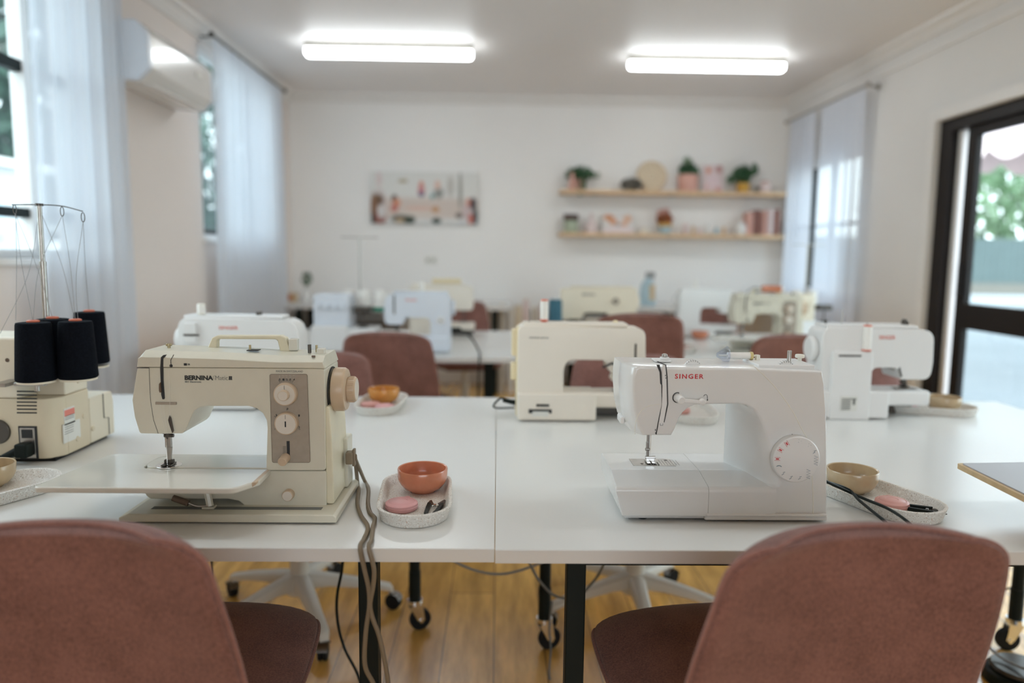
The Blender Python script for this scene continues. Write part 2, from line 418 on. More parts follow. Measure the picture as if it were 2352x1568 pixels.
# ================================================================== ROOM SHELL
XL, XR, YB, YR, ZC = -1.95, 2.72, 7.10, -2.50, 2.70
TT = .725
def wall(name, axis, a, b, u0, u1, z0, z1, holes, m):
    us = sorted({u0, u1, *[h[0] for h in holes], *[h[1] for h in holes]}); zs = sorted({z0, z1, *[h[2] for h in holes], *[h[3] for h in holes]})
    mb = MB()
    for i in range(len(us)-1):
        j = 0
        while j < len(zs)-1:
            def solid(j): return not any(h[0] <= us[i]+1e-6 and us[i+1] <= h[1]+1e-6 and h[2] <= zs[j]+1e-6 and zs[j+1] <= h[3]+1e-6 for h in holes)
            if not solid(j): j += 1; continue
            k = j
            while k < len(zs)-1 and solid(k): k += 1
            lo, hi = ((a, us[i], zs[j]), (b, us[i+1], zs[k])) if axis == 'x' else ((us[i], a, zs[j]), (us[i+1], b, zs[k]))
            mb.box(lo, hi); j = k
    return struct(name, mb, m, wn=False)
WL1, WL2 = (1.2, 3.62, 1.20, 2.55), (5.0, 6.30, 1.32, 2.58)
WR1, DR = (5.62, 6.85, .95, 2.06), (1.6, 4.66, 0.0, 2.09)
RW = (-.9, 1.7, .85, 2.10)  # added opening behind the camera, sized for its fill daylight
wall('wall_left', 'x', XL-.15, XL, YR-.15, YB+.15, 0, ZC, [WL1, WL2], K['wall_left'])
wall('wall_right', 'x', XR, XR+.15, YR-.15, YB+.15, 0, ZC, [WR1, DR], K['wall_shaded'])
wall('wall_back', 'y', YB, YB+.15, XL, XR, 0, ZC, [], K['wall'])
wall('wall_front', 'y', YR-.15, YR, XL, XR, 0, ZC, [RW], K['wall'])
struct('floor', MB().box((XL, YR-.15, -.1), (XR, YB, 0)), K['floor'], wn=False)
struct('ceiling', MB().box((XL-.15, YR-.15, ZC), (XR+.15, YB+.15, ZC+.12)), K['ceil'], wn=False)
# cornices and picture rails
def cove(name, p0, p1, inward):
    p0, p1, n = Vector(p0), Vector(p1), Vector(inward); b = bmesh.new()
    prof = [(0, 0), (.075, 0), (.07, -.018), (.045, -.028), (.028, -.045), (.018, -.07), (0, -.075)]
    A = [b.verts.new(p0+n*x+Vector((0, 0, z))) for x, z in prof]; B = [b.verts.new(p1+n*x+Vector((0, 0, z))) for x, z in prof]
    for i in range(len(prof)): j = (i+1) % len(prof); b.faces.new((A[i], A[j], B[j], B[i]))
    b.faces.new(A); b.faces.new(B[::-1]); bmesh.ops.recalc_face_normals(b, faces=b.faces)
    return struct(name, MB().add(b), K['trimw'])
cove('trim_1', (XL, YR, ZC), (XL, YB, ZC), (1, 0, 0))
cove('trim_2', (XR, YR, ZC), (XR, YB, ZC), (-1, 0, 0))
cove('trim_3', (XL, YB, ZC), (XR, YB, ZC), (0, -1, 0))
struct('trim_4', MB().box((XR-.014, YR, 2.525), (XR, YB, 2.56), .004), K['trimw'])
struct('trim_5', MB().box((XL, YR, 2.60), (XL+.014, YB, 2.63), .004), K['trimw'])
struct('baseboard_left', MB().box((XL, YR, 0), (XL+.015, YB-.015, .11), .004), K['trimw'])
struct('baseboard_back', MB().box((XL, YB-.015, 0), (XR, YB, .11), .004), K['trimw'])
struct('baseboard_right', MB().box((XR-.015, DR[1]+.08, 0), (XR, YB-.015, .11), .004), K['trimw'])

# ---- windows
def window(name, side, o, rails, mull, m, fr=.035, stile=None):
    y0, y1, z0, z1 = o; x0, x1 = (XL-.11, XL-.05) if side < 0 else (XR+.05, XR+.11)
    r = struct(name, MB().box((x0, y0, z0), (x1, y0+fr, z1)).box((x0, y1-fr, z0), (x1, y1, z1)).box((x0, y0+fr, z0), (x1, y1-fr, z0+fr)).box((x0, y0+fr, z1-fr), (x1, y1-fr, z1)), K['trimw'], wn=False)
    mb = MB(); xa, xb = x0+.01, x1-.01
    for z, h in rails: mb.box((xa, y0+fr, z-h/2), (xb, y1-fr, z+h/2))
    for y, h in mull: mb.box((xa+.003, y-h/2, z0+fr), (xb-.003, y+h/2, z1-fr))
    mb.build('window_sash', m, r, wn=False)
    MB().box(((x0+x1)/2-.002, y0+fr, z0+fr), ((x0+x1)/2+.002, y1-fr, z1-fr)).build('window_pane', K['glassm'], r, wn=False)
    MB().box((x0+.0 if side < 0 else XR-.02, y0-.02, z0-.03), (XL+.02 if side < 0 else x1, y1+.02, z0), .004).build('window_sill', K['trimw'], r)
    return r
window('window_1', -1, WL1, [(2.0, .045), (1.39, .04)], [(2.2, .04)], K['black'])
MB().box((XL-.112, 3.262, 1.235), (XL-.048, 3.31, 2.515), .003).build('window_mullion', K['trimw'], bpy.data.objects['window_1'])
window('window_2', -1, WL2, [(1.37, .03)], [(5.06, .03), (5.65, .04), (6.20, .04)], K['doorf'])
window('window_3', 1, WR1, [(1.52, .03)], [(6.22, .05), (6.61, .07)], K['black'])
# unseen rear window, added to let daylight onto the camera-facing sides
MBr = MB()
for x in (-.9, .38, 1.66): MBr.box((x, YR-.11, .85), (x+.04, YR-.05, 2.1))
MBr.box((-.86, YR-.108, .85), (1.66, YR-.052, .89)).box((-.86, YR-.108, 2.06), (1.66, YR-.052, 2.1))
struct('added_fill_window', MBr, K['doorf'], wn=False)

# ---- sliding glass door on the right
y0, y1, z0, z1 = DR
dm = MB(); xa, xb = XR+.02, XR+.12
dm.box((xa, y1-.12, z0), (xb, y1, z1), .004).box((xa, y0, z0), (xb, y0+.08, z1), .004).box((xa, y0+.08, z1-.075), (xb, y1-.12, z1), .004).box((xa, y0+.08, z0), (xb, y1-.12, .05), .004)
door = struct('door_1', dm, K['doorf'])
ya, yb = 2.72, 4.42
lm = MB(); xs0, xs1 = XR+.045, XR+.085
lm.box((xs0, yb-.085, .05), (xs1, yb, z1-.075), .004).box((xs0, ya, .05), (xs1, ya+.085, z1-.075), .004)
lm.box((xs0-.005, ya+.085, .835), (xs1, yb-.085, .985), .004).box((xs0, ya+.085, .05), (xs1, yb-.085, .16), .004).box((xs0, ya+.085, z1-.13), (xs1, yb-.085, z1-.075), .004)
MB2 = lm.build('door_leaf', K['doorf'], door)
MB().box((XR+.062, ya+.085, .16), (XR+.066, yb-.085, .835)).box((XR+.062, ya+.085, .985), (XR+.066, yb-.085, z1-.13)).build('door_pane', K['glassm'], MB2, wn=False)
MB().box((XR+.07, y0+.08, .05), (XR+.074, ya+.02, z1-.075)).build('side_pane', K['glassm'], door, wn=False)
MB().box((xs0-.02, yb-.065, 1.02), (xs0+.0, yb-.03, 1.22), .004).build('door_handle', K['doorf'], MB2)
MB().box((px(2188, 600, Y=4.50).x, 4.49, .05), (XR+.118, 4.539, z1-.076), .003).build('outer_jamb', K['trimw'], door)
struct('trim_6', MB().box((XR-.018, y1, 0), (XR, y1+.07, z1+.07), .004).box((XR-.018, y0-.07, z1), (XR, y1, z1+.07), .004), K['trimw'])

# ---- curtains
def curtain(name, x, y0, y1, z0, z1, waves, m, label, amp=.03, flare=0.0, group=None, rings=True, seed=0):
    t = thing(name, label, 'curtain', (x, (y0+y1)/2, z0), 0, group)
    rg = random.Random(seed); ph = [rg.uniform(0, 6) for _ in range(4)]
    def f(u, v):
        w = (y1-y0)*(1+flare*(1-v)); yc = (y0+y1)/2
        y = yc+(u-.5)*w
        a = amp*(.6+.4*(1-v))*(math.sin(u*waves*2*PI+ph[0])+.35*math.sin(u*waves*4.3*PI+ph[1]+v*1.5))
        return (x+a, y, z0+(z1-z0)*v)
    MB((x, (y0+y1)/2, z0)).grid(f, int(waves*16), 14).build('curtain_panel', m, t, wn=False)
    return t
curtain('sheer_curtain', -1.85, 3.05, 3.80, .40, 2.60, 6, K['sheer'], 'white sheer curtain hanging at the near left window beside the air conditioner', .024, .05, seed=1)
curtain('sheer_curtain', -1.85, 5.00, 6.55, .30, 2.60, 10, K['sheer'], 'white sheer curtain at the far left window, between air conditioner and back wall', .028, .03, seed=2)
curtain('sheer_curtain', 2.62, 6.265, 6.78, .55, 2.45, 5, K['sheer_r'], 'far panel of the white sheer curtain pair on the right wall, next to the shelves', .022, .0, seed=3)
curtain('sheer_curtain', 2.62, 5.44, 6.15, .55, 2.45, 6, K['sheer_r'], 'near panel of the white sheer curtain pair on the right wall, beside the door', .022, .0, seed=4)
def rod(x, y0, y1, z, wx, label, m):
    t = thing('curtain_rod', label, 'curtain rod', (x, (y0+y1)/2, z))
    o = (x, (y0+y1)/2, z)
    MB(o).cyl((x, y0, z), (x, y1, z), .009, seg=12).build('rod', m, t)
    for y in (y0, y1): 
        MB(o).sph((x, y, z), .02).build('finial', m, t)
        yy = y+.05 if y == y0 else y-.05
        MB(o).cyl((wx, yy, z), (x, yy, z), .007, seg=10).cyl((wx, yy, z), (wx+(.008 if wx < 0 else -.008), yy, z), .025, seg=16).build('bracket', m, t)
rod(-1.85, 2.7, 3.86, 2.62, XL, 'dark curtain rod above the near left window', K['darksteel'])
rod(-1.85, 4.98, 6.62, 2.62, XL, 'dark curtain rod above the far left window behind the air conditioner', K['darksteel'])
rod(2.62, 5.38, 6.88, 2.47, XR, 'thin curtain rod above the right window', K['steel'])

# ---- outdoors
struct('ground', MB().box((XR+.15, -14, -.12), (34, 36, -.02)).box((-34, -14, -.12), (XL-.15, 36, -.02)).box((-6, -14, -.12), (6, YR-.15, -.02)), K['conc'], wn=False)
tag(MB().box((6, 20.4, .62), (34, 20.45, 1.84)).build('garden_fence', K['fence'], wn=False), 'blue-green paling fence across the yard seen through the glass door', 'fence')
f = bpy.data.objects['garden_fence']
bm = MB()
for i in range(150): bm.box((6+i*.185, 20.375, .62), (6+i*.185+.16, 20.4, 1.86))
bm.build('palings', K['fence'], f, wn=False)
tag(MB().box((6, 20.0, -.02), (34, 20.38, .30), .02).build('garden_kerb', K['rend']), 'low white rendered kerb wall at the foot of the blue-green fence', 'wall')
tag(MB().box((6, 20.3, .30), (34, 20.37, .62)).build('plinth_board', K['greystone'], wn=False), 'dark plinth board under the blue-green fence', 'board')
def foliage(c, r, n, leaf, m, seed, name='foliage', parent=None):
    rg = random.Random(seed); b = bmesh.new(); c = Vector(c)
    for _ in range(n):
        d = Vector((rg.gauss(0, 1), rg.gauss(0, 1), rg.gauss(0, 1))).normalized(); k = rg.uniform(.35, 1)**.5
        k *= 1+.25*noise.noise(d*2.2+Vector((seed, 0, 0)))
        p = c+Vector((d.x*r[0], d.y*r[1], d.z*r[2]))*k
        q = Euler((rg.uniform(0, 6), rg.uniform(0, 6), rg.uniform(0, 6))).to_matrix(); s = leaf*rg.uniform(.6, 1.3)
        vs = [b.verts.new(p+q @ Vector(v)*s) for v in ((-1, 0, 0), (0, -.45, .08), (1, 0, 0), (0, .45, .08))]
        b.faces.new(vs)
    return MB(parent.location if parent else (0, 0, 0)).add(b).build(name, m, parent, flat=True, wn=False)
def tree(x, y, r, h, label, m, seed, n=2600, leaf=.16, group=None):
    t = thing('garden_tree', label, 'tree', (x, y, -.02), 0, group)
    MB((x, y, -.02)).tube(spline([(x, y, -.02), (x+.1, y, h*.35), (x-.05, y+.1, h*.7), (x, y, h)], 5), .12, 8, rf=lambda s: 1-.6*s).build('trunk', K['bark'], t)
    foliage((x, y, h), r, n, leaf, m, seed, 'crown', t)
tree(13.6, 22.5, (2.6, 2, 1.9), 3.0, 'bright green tree behind the fence nearest the door stile', K['leaf2'], 3, group='trees beyond the fence')
tree(19.8, 24.0, (3, 2, 2.2), 3.2, 'bright green tree behind the fence at the right edge of the glass door', K['leaf2'], 4, group='trees beyond the fence')
tree(-7.4, 11.2, (2.5, 2.8, 2.7), 3.9, 'dark leafy tree outside the near left window', K['leafd'], 5, 9000, .15)
tree(-7.4, 20.5, (2.6, 3.0, 3.6), 4.4, 'dark tree outside the far left window', K['leafd'], 6, 6500, .18)
hs = thing('neighbour_building', 'white neighbouring building outside the near left window', 'building', (-5.6, 6.8, -.02))
MB((-5.6, 6.8, -.02)).box((-7.2, 5.4, -.02), (-4.9, 8.2, 2.05)).build('wall', K['rend'], hs, wn=False)
MB((-5.6, 6.8, -.02)).box((-7.3, 5.3, 2.05), (-4.8, 8.3, 2.12)).build('roof_edge', K['trimw'], hs, wn=False)
MB((-5.6, 6.8, -.02)).box((-4.9, 6.9, 1.35), (-4.87, 7.5, 1.85)).build('window_frame', K['paleblue'], hs, wn=False)
# patio cover and parasol by the door
pc = thing('patio_cover', 'white sloping patio cover outside the glass door', 'patio cover', (8, 10.5, 0))
MB((8, 10.5, 0)).box((4.3, 8.0, 3.10), (12, 13.0, 3.13), mtx=None).build('roof_sheet', K['poly'], pc, wn=False)
for x, y in ((4.5, 8.1), (11.9, 8.1), (4.5, 12.9), (11.9, 12.9)): MB((8, 10.5, 0)).box((x-.04, y-.04, -.02), (x+.04, y+.04, 3.10)).build('post', K['trimw'], pc, wn=False)
ps = thing('patio_umbrella', 'muted pink scalloped patio umbrella outside the glass door', 'umbrella', (5.9, 7.3, 0))
def um(u, v):
    a = u*2*PI; r = .02+1.1*v; sc = .0 if v < .92 else (.12*abs(math.sin(a*7)))*(v-.92)/.08
    return (5.9+r*math.cos(a), 7.3+r*math.sin(a), 2.78-.34*v*v-(.0 if v < .92 else (v-.92)/.08*.12)-sc)
MB((5.9, 7.3, 0)).grid(um, 84, 18, .004).build('canopy', K['cobble'], ps, wn=False)
MB((5.9, 7.3, 0)).cyl((5.9, 7.3, .06), (5.9, 7.3, 2.77), .02).build('pole', K['whitemetal'], ps)
MB((5.9, 7.3, 0)).cyl((5.9, 7.3, -.02), (5.9, 7.3, .06), .25, bev=.01).build('base', K['conc'], ps)

# ================================================================== FITTINGS ON WALLS AND CEILING
def batten(x0, x1, y, label, w=.075):
    xc = (x0+x1)/2; o = (xc, y, ZC)
    t = thing('fluorescent_light', label, 'ceiling light', o)
    MB(o).box((x0, y-w/2-.004, ZC-.042), (x1, y+w/2+.004, ZC), .004).build('housing', K['whitemetal'], t)
    MB(o).prism(rnd([(x0, ZC-.04, .0), (x1, ZC-.04, .0), (x1, ZC-.095, .025), (x0, ZC-.095, .025)], .025, 4), y-w/2, y+w/2, bev=.012).build('diffuser', K['tube'], t)
batten(-1.36, -.19, 5.42, 'long fluorescent ceiling light on the left, nearer the canvas picture')
batten(.95, 2.10, 5.62, 'long fluorescent ceiling light on the right, above the wall shelves', .065)
batten(-1.36, -.19, 1.6, 'added unseen fluorescent ceiling light overhead on the left, above the near tables')  # added out-of-view batten that brightens the room
batten(.95, 2.10, 1.6, 'added unseen fluorescent ceiling light overhead on the right, above the near tables')  # second added batten overhead, out of view, for more room light

# air conditioner
o = (XL, 4.2, 2.2)
ac = thing('air_conditioner', 'white split system air conditioner high on the left wall', 'air conditioner', o)
prof = rnd([(XL, 2.36, 0), (-1.78, 2.36, .03), (-1.725, 2.30, .03), (-1.72, 2.13, .03), (-1.78, 2.07, .02), (XL, 2.08, 0)], .02)
MB(o).prism([(p[0], p[1]) for p in prof], 3.84, 4.60, bev=.004).build('housing', K['ac'], ac)
pr2 = [(p[0]+(.002 if p[0] > XL+.01 else 0), p[1]) for p in prof]
MB(o).prism(pr2, 3.80, 3.84, bev=.008).build('end_cap', K['acside'], ac)
MB(o).prism(pr2, 4.60, 4.64, bev=.008).build('end_cap', K['acside'], ac)
MB(o).box((-1.80, 3.90, 2.063), (-1.745, 4.55, 2.072), .002).build('air_flap', K['trimw'], ac)
MB(o).box((-1.722, 4.38, 2.22), (-1.7165, 4.46, 2.25), .002).build('display_window', K['whitemetal'], ac)
MB(o).box((-1.80, 3.9, 2.358), (-1.90, 4.54, 2.362)).build('intake_grille', K['grey'], ac, wn=False)

# outlet
o = (-.633, YB-.006, 1.18)
t = thing('wall_outlet', 'cream power outlet plate on the back wall below the canvas', 'power outlet', o)
MB(o).box((-.69, YB-.01, 1.145), (-.575, YB, 1.215), .003).build('plate', K['whitemetal'], t)
for x in (-.665, -.61): MB(o).box((x-.008, YB-.012, 1.17), (x+.008, YB-.009, 1.19), .001).build('socket', K['grayink'], t)

# canvas print
o = (-.69, YB, 1.52)
cv = thing('canvas_print', 'stretched canvas photo print of people around a table, on the back wall', 'picture', o)
MB(o).box((-1.195, YB-.035, 1.52), (-.185, YB, 2.0), .003).build('stretcher', K['rend'], cv)
blobs = [  # u, v, ru, rv, colour, strength
 (.5, .75, 2, .5, (.74, .72, .69)), (.5, .3, 2, .22, (.66, .56, .50)), (.08, .3, .07, .38, (.60, .50, .48)), (.07, .45, .055, .12, (.16, .09, .05)), (.03, .3, .035, .3, (.25, .12, .06)), (.08, .1, .07, .14, (.30, .09, .06)),
 (.1, .22, .04, .14, (.66, .62, .60)), (.22, .48, .03, .09, (.12, .08, .06)), (.24, .4, .04, .09, (.66, .28, .16)), (.22, .3, .04, .09, (.55, .2, .16)),
 (.30, .09, .12, .1, (.10, .09, .07)), (.27, .06, .05, .05, (.55, .40, .25)), (.36, .06, .05, .09, (.05, .07, .05)), (.45, .3, .14, .05, (.72, .5, .42)), (.42, .2, .2, .05, (.70, .62, .55)),
 (.47, .74, .025, .09, (.70, .25, .15)), (.47, .64, .035, .12, (.60, .24, .24)), (.47, .57, .03, .05, (.10, .09, .22)), (.63, .6, .05, .12, (.30, .30, .28)), (.62, .75, .03, .1, (.72, .50, .42)), (.57, .53, .02, .05, (.12, .33, .33)),
 (.60, .28, .04, .06, (.55, .27, .10)), (.61, .06, .05, .06, (.02, .05, .045)), (.74, .72, .04, .22, (.56, .53, .49)), (.83, .65, .018, .4, (.32, .31, .27)), (.82, .17, .035, .06, (.16, .12, .10)), (.9, .25, .05, .2, (.60, .48, .48)),
 (.95, .4, .035, .13, (.05, .04, .05)), (.91, .42, .02, .1, (.62, .25, .18)), (.97, .15, .025, .2, (.02, .05, .06)), (.93, .1, .03, .12, (.55, .16, .12)), (.86, .05, .05, .07, (.68, .66, .66)), (.02, .08, .02, .14, (.03, .04, .03)), (.3, .82, .05, .04, (.45, .38, .24)), (.08, .85, .03, .15, (.70, .58, .56))]
def paint(u, v, base, bl):
    c = Vector(base)
    for (a, b2, ru, rv, col) in bl:
        d = ((u-a)/ru)**2+((v-b2)/rv)**2
        k = max(0, min(1, 1.6-1.3*d)) if d < 1.25 else 0
        c = c*(1-k)+Vector(col)*k
    return c
def printed(name, parent, origin, p, du, dv, nu, nv, base, bl, m):
    b = bmesh.new(); lay = b.loops.layers.color.new('print'); p, du, dv = Vector(p), Vector(du), Vector(dv)
    V = [[b.verts.new(p+du*(i/nu)+dv*(j/nv)-Vector(origin)) for j in range(nv+1)] for i in range(nu+1)]
    for i in range(nu):
        for j in range(nv):
            fc = b.faces.new((V[i][j], V[i+1][j], V[i+1][j+1], V[i][j+1]))
            for lp, (a, c) in zip(fc.loops, ((i, j), (i+1, j), (i+1, j+1), (i, j+1))):
                q = paint(a/nu, c/nv, base, bl); lp[lay] = (*[max(0, x)**(1/2.2) for x in q], 1)
    me = bpy.data.meshes.new(name); b.to_mesh(me); b.free(); me.materials.append(m)
    o2 = bpy.data.objects.new(name, me); C.objects.link(o2); o2.parent = parent; return o2
printed('printed_photo', cv, o, (-1.195, YB-.0365, 1.52), (1.01, 0, 0), (0, 0, .48), 90, 45, (.74, .73, .71), blobs, K['print'])

# ================================================================== TABLES
def table(x0, x1, y0, y1, label, legs, group=None, z=TT, caster=True, name='work_table', leg_w=.036, th=.025, fm='black'):
    o = ((x0+x1)/2, (y0+y1)/2, 0)
    t = thing(name, label, 'table', o, 0, group)
    top = MB(o).box((x0+.0006, y0, z-th), (x1-.0006, y1, z), .0008).build('tabletop', K['top'], t)
    MB(o).box((x0+.0012, y0-.0008, z-th+.0005), (x1-.0015, y0+.001, z-.0012)).build('edge_band', K['edge'], top, wn=False)
    fr = MB(o)
    lx = sorted({l[0] for l in legs}); ly = sorted({l[1] for l in legs})
    for y in ly[1:]: fr.box((lx[0], y-.015, z-.062), (lx[-1], y+.015, z-th-.0005))
    for x in (lx[0], lx[-1]): fr.box((x-.015, ly[0]+.015, z-th-.035), (x+.015, ly[-1]-.015, z-th-.0005))
    fr.build('underframe', K[fm], t, wn=False)
    for (x, y, kind) in legs:
        w = leg_w/2; zb = .105 if caster else 0
        if kind == 'sq': lg = MB(o).box((x-w, y-w, zb), (x+w, y+w, z-th-.0005), .003).build('leg', K['black'], t)
        else: lg = MB(o).cyl((x, y, zb), (x, y, z-th-.0005), w, seg=20).cyl((x, y, zb), (x, y, zb+.10), w+.002, seg=20).build('leg', K['black'], t)
        if caster:
            a = random.uniform(0, 6); d = Vector((math.cos(a), math.sin(a), 0))*.018; s = Vector((-d.y, d.x, 0)).normalized(); c = Vector((x, y, .036))+d
            cs = MB(o).cyl(c-s*.011, c+s*.011, .036, seg=24, bev=.004).build('caster', K['rubber'], lg)
            mb = MB(o).cyl((x, y, .094), (x, y, zb+.002), .026, seg=20)
            for q in (-1, 1):
                e = c+s*q*.016
                mb.add(_plate(e, Vector((x, y, .09))+s*q*.016, d.normalized(), s, .003))
            mb.cyl(c-s*.02, c+s*.02, .007, seg=12).build('caster_bracket', K['chrome'], cs)
    return t
def _plate(a, b, d, s, th):
    bb = bmesh.new(); a, b, d, s = Vector(a), Vector(b), Vector(d), Vector(s)
    P = [a-d*.012, a+d*.012, b+d*.022, b-d*.022]
    A = [bb.verts.new(p-s*th/2) for p in P]; B = [bb.verts.new(p+s*th/2) for p in P]
    bb.faces.new(A); bb.faces.new(B[::-1])
    for i in range(4): bb.faces.new((A[i], B[i], B[(i+1) % 4], A[(i+1) % 4]))
    bmesh.ops.recalc_face_normals(bb, faces=bb.faces); return bb
TF, TB = 1.245, 2.635
table(-1.83, 0.0, TF, TB, 'white work table under the old cream sewing machine, left of the seam', [(-1.66, TF+.09, 'sq'), (-.235, TF+.09, 'sq'), (-1.66, 2.33, 'rd'), (-.262, 2.33, 'rd')], 'near work tables')
table(0.0, 1.83, TF-.004, TB-.004, 'white work table under the glossy white sewing machine, right of the seam', [(.152, TF+.085, 'sq'), (1.68, TF+.09, 'sq'), (.158, 2.21, 'rd'), (1.66, 2.21, 'rd')], 'near work tables')
T2F, T2B = 3.66, 5.0
table(-1.75, .35, T2F, T2B, 'white work table in the second row on the left, beyond the pink chairs', [(-1.6, T2F+.1, 'sq'), (-.04, T2F+.1, 'sq'), (-1.6, T2B-.1, 'sq'), (-.04, T2B-.1, 'sq')], 'second row work tables', leg_w=.05)
table(.352, 2.16, T2F, T2B, 'white work table in the second row on the right, toward the shelves', [(.5, T2F+.1, 'sq'), (2.02, T2F+.1, 'sq'), (.5, T2B-.1, 'sq'), (2.02, T2B-.1, 'sq')], 'second row work tables', leg_w=.05)
ZB = .80
table(-1.85, .12, 6.45, 7.06, 'long white bench along the back wall under the canvas picture', [(-1.74, 6.53, 'sq'), (-.02, 6.53, 'sq'), (-1.74, 6.95, 'sq'), (-.02, 6.95, 'sq')], z=ZB, caster=False, name='wall_bench', leg_w=.055, th=.045, fm='whitemetal')
table(.58, 2.62, 6.45, 7.06, 'long white bench along the back wall under the wooden shelves', [(1.60, 6.53, 'sq'), (.70, 6.53, 'sq'), (1.60, 6.95, 'sq'), (.70, 6.95, 'sq')], z=ZB, caster=False, name='wall_bench', leg_w=.055, th=.045, fm='whitemetal')

# ================================================================== CHAIRS
PROF = [(.262, .425), (.258, .448), (.235, .468), (.17, .475), (.05, .466), (-.06, .462), (-.14, .472), (-.19, .505), (-.222, .57), (-.245, .64), (-.268, .71), (-.288, .775), (-.302, .83), (-.307, .850), (-.310, .862), (-.311, .867)]
HW = [.15, .195, .222, .240, .246, .243, .238, .232, .230, .228, .222, .213, .203, .190, .170, .138]
def chair_surface(n_v=44):
    P = spline([Vector((0, p[0], p[1])) for p in PROF], 8)
    W = spline([Vector((w, 0, 0)) for w in HW], 8)
    return P, [w.x for w in W]
def make_chair(label, group=None):
    t = thing('swivel_chair', label, 'chair', (0, 0, 0), 0, group)
    P, W = chair_surface(); n = len(P); nu = 18
    tans = []
    for i in range(n):
        d = P[min(i+1, n-1)]-P[max(0, i-1)]; tans.append(Vector((0, -d.z, d.y)).normalized())   # points to the sitter's side
    nmid = 34
    def pt(i, u, off):
        p, w, tn = P[i], W[i], tans[i]
        back = max(0, min(1, (i/n-.38)/.17)); seat = 1-back
        cup = (.040*back+.020*seat)*(abs(u)**2.4)
        edge = math.sqrt(max(0, 1-abs(u)**7))
        e2 = min(1, math.sqrt(max(0, min(i, n-1-i))/5.))
        tk = (.021)*(.22+.78*edge)*(.3+.7*e2)
        q = Vector((u*w, 0, 0))+p-tn*0+(-tn)*(-cup)*1.0
        return q + tn*off*tk
    def shell(i0, i1):
        b = bmesh.new(); us = [math.sin(PI/2*(2*k/nu-1)) for k in range(nu+1)]
        A = [[b.verts.new(pt(i, u, 1)) for u in us] for i in range(i0, i1+1)]
        B = [[b.verts.new(pt(i, u, -1)) for u in us] for i in range(i0, i1+1)]
        m = i1-i0
        for i in range(m):
            for k in range(nu):
                b.faces.new((A[i][k], A[i][k+1], A[i+1][k+1], A[i+1][k])); b.faces.new((B[i][k+1], B[i][k], B[i+1][k], B[i+1][k+1]))
            b.faces.new((A[i][0], A[i+1][0], B[i+1][0], B[i][0])); b.faces.new((A[i+1][nu], A[i][nu], B[i][nu], B[i+1][nu]))
        for k in range(nu):
            b.faces.new((A[0][k+1], A[0][k], B[0][k], B[0][k+1])); b.faces.new((A[m][k], A[m][k+1], B[m][k+1], B[m][k]))
        bmesh.ops.recalc_face_normals(b, faces=b.faces); return b
    def pip(i0, i1, side_off=0):
        L = [pt(i, -1, side_off)+Vector((-.002, 0, 0)) for i in range(i0, i1+1)]; Rr = [pt(i, 1, side_off)+Vector((.002, 0, 0)) for i in range(i0, i1+1)]
        return L, Rr
    st = MB().add(shell(0, 52)).build('seat', K['dusty'], t, ang=60, wn=False)
    bk = MB().add(shell(52, n-1)).build('backrest', K['dusty'], t, ang=60, wn=False)
    us = [math.sin(PI/2*(2*k/nu-1)) for k in range(nu+1)]
    L, Rr = pip(52, n-1); top = [pt(n-1, u, 0)+Vector((0, 0, .002)) for u in us[1:-1]]
    MB().tube(L+top+Rr[::-1], .0042, 8).build('piping', K['piping'], bk, wn=False)
    L, Rr = pip(0, 52); fr = [pt(0, u, 0)+Vector((0, .002, 0)) for u in us[1:-1]]
    MB().tube(L[::-1]+fr+Rr, .0042, 8).build('piping', K['piping'], st, wn=False)
    # pedestal
    MB().cyl((0, 0, .12), (0, 0, .30), .032, .030, 24).cyl((0, 0, .30), (0, 0, .42), .020, seg=20).box((-.09, -.09, .415), (.09, .09, .437), .006).build('column', K['whitemetal'], t)
    MB().cyl((0, 0, .085), (0, 0, .155), .048, .036, 24, .006).build('hub', K['whitemetal'], t)
    for k in range(5):
        a = 2*PI*k/5+.2; d = Vector((math.cos(a), math.sin(a), 0)); s = Vector((-d.y, d.x, 0))
        b = bmesh.new(); rings = []
        for r_, z_, w_, h_ in ((.03, .125, .030, .030), (.10, .120, .025, .022), (.20, .102, .020, .017), (.275, .085, .018, .013), (.305, .076, .017, .013), (.315, .062, .014, .010)):
            c = d*r_+Vector((0, 0, z_)); pr = [(1, .55), (.55, 1), (-.55, 1), (-1, .55), (-1, -.6), (1, -.6)]
            rings.append([b.verts.new(c+s*w_*p+Vector((0, 0, h_*q))) for p, q in pr])
        for A, B in zip(rings, rings[1:]):
            for i in range(6): b.faces.new((A[i], A[(i+1) % 6], B[(i+1) % 6], B[i]))
        b.faces.new(rings[0]); b.faces.new(rings[-1][::-1]); bmesh.ops.recalc_face_normals(b, faces=b.faces)
        lg = MB().add(b).build('leg', K['whitemetal'], t, ang=50)
        c = d*.305+Vector((0, 0, .028)); e = (s+d*.5).normalized(); off = Vector((e.y, -e.x, 0))*.012
        cm = MB()
        for q in (-1, 1): cm.cyl(c+off+e*q*.008-e*.006, c+off+e*q*.008+e*.006, .028, seg=20, bev=.003)
        cs = cm.build('caster', K['rubber'], lg)
        MB().add(_hood(c+off, e, .030, .022)).cyl(c+Vector((0, 0, .02)), d*.305+Vector((0, 0, .075)), .006, seg=10).build('caster_hood', K['steel'], cs)
    return t
def _hood(c, e, r, w):
    b = bmesh.new(); f = Vector((e.y, -e.x, 0)); A = []; B = []
    for k in range(9):
        a = PI*.1+PI*.8*k/8; p = c+f*math.cos(a)*r+Vector((0, 0, math.sin(a)*r))
        A.append(b.verts.new(p-e*w*.8)); B.append(b.verts.new(p+e*w*.8))
    for i in range(8): b.faces.new((A[i], A[i+1], B[i+1], B[i]))
    bmesh.ops.solidify(b, geom=b.faces, thickness=.002); return b
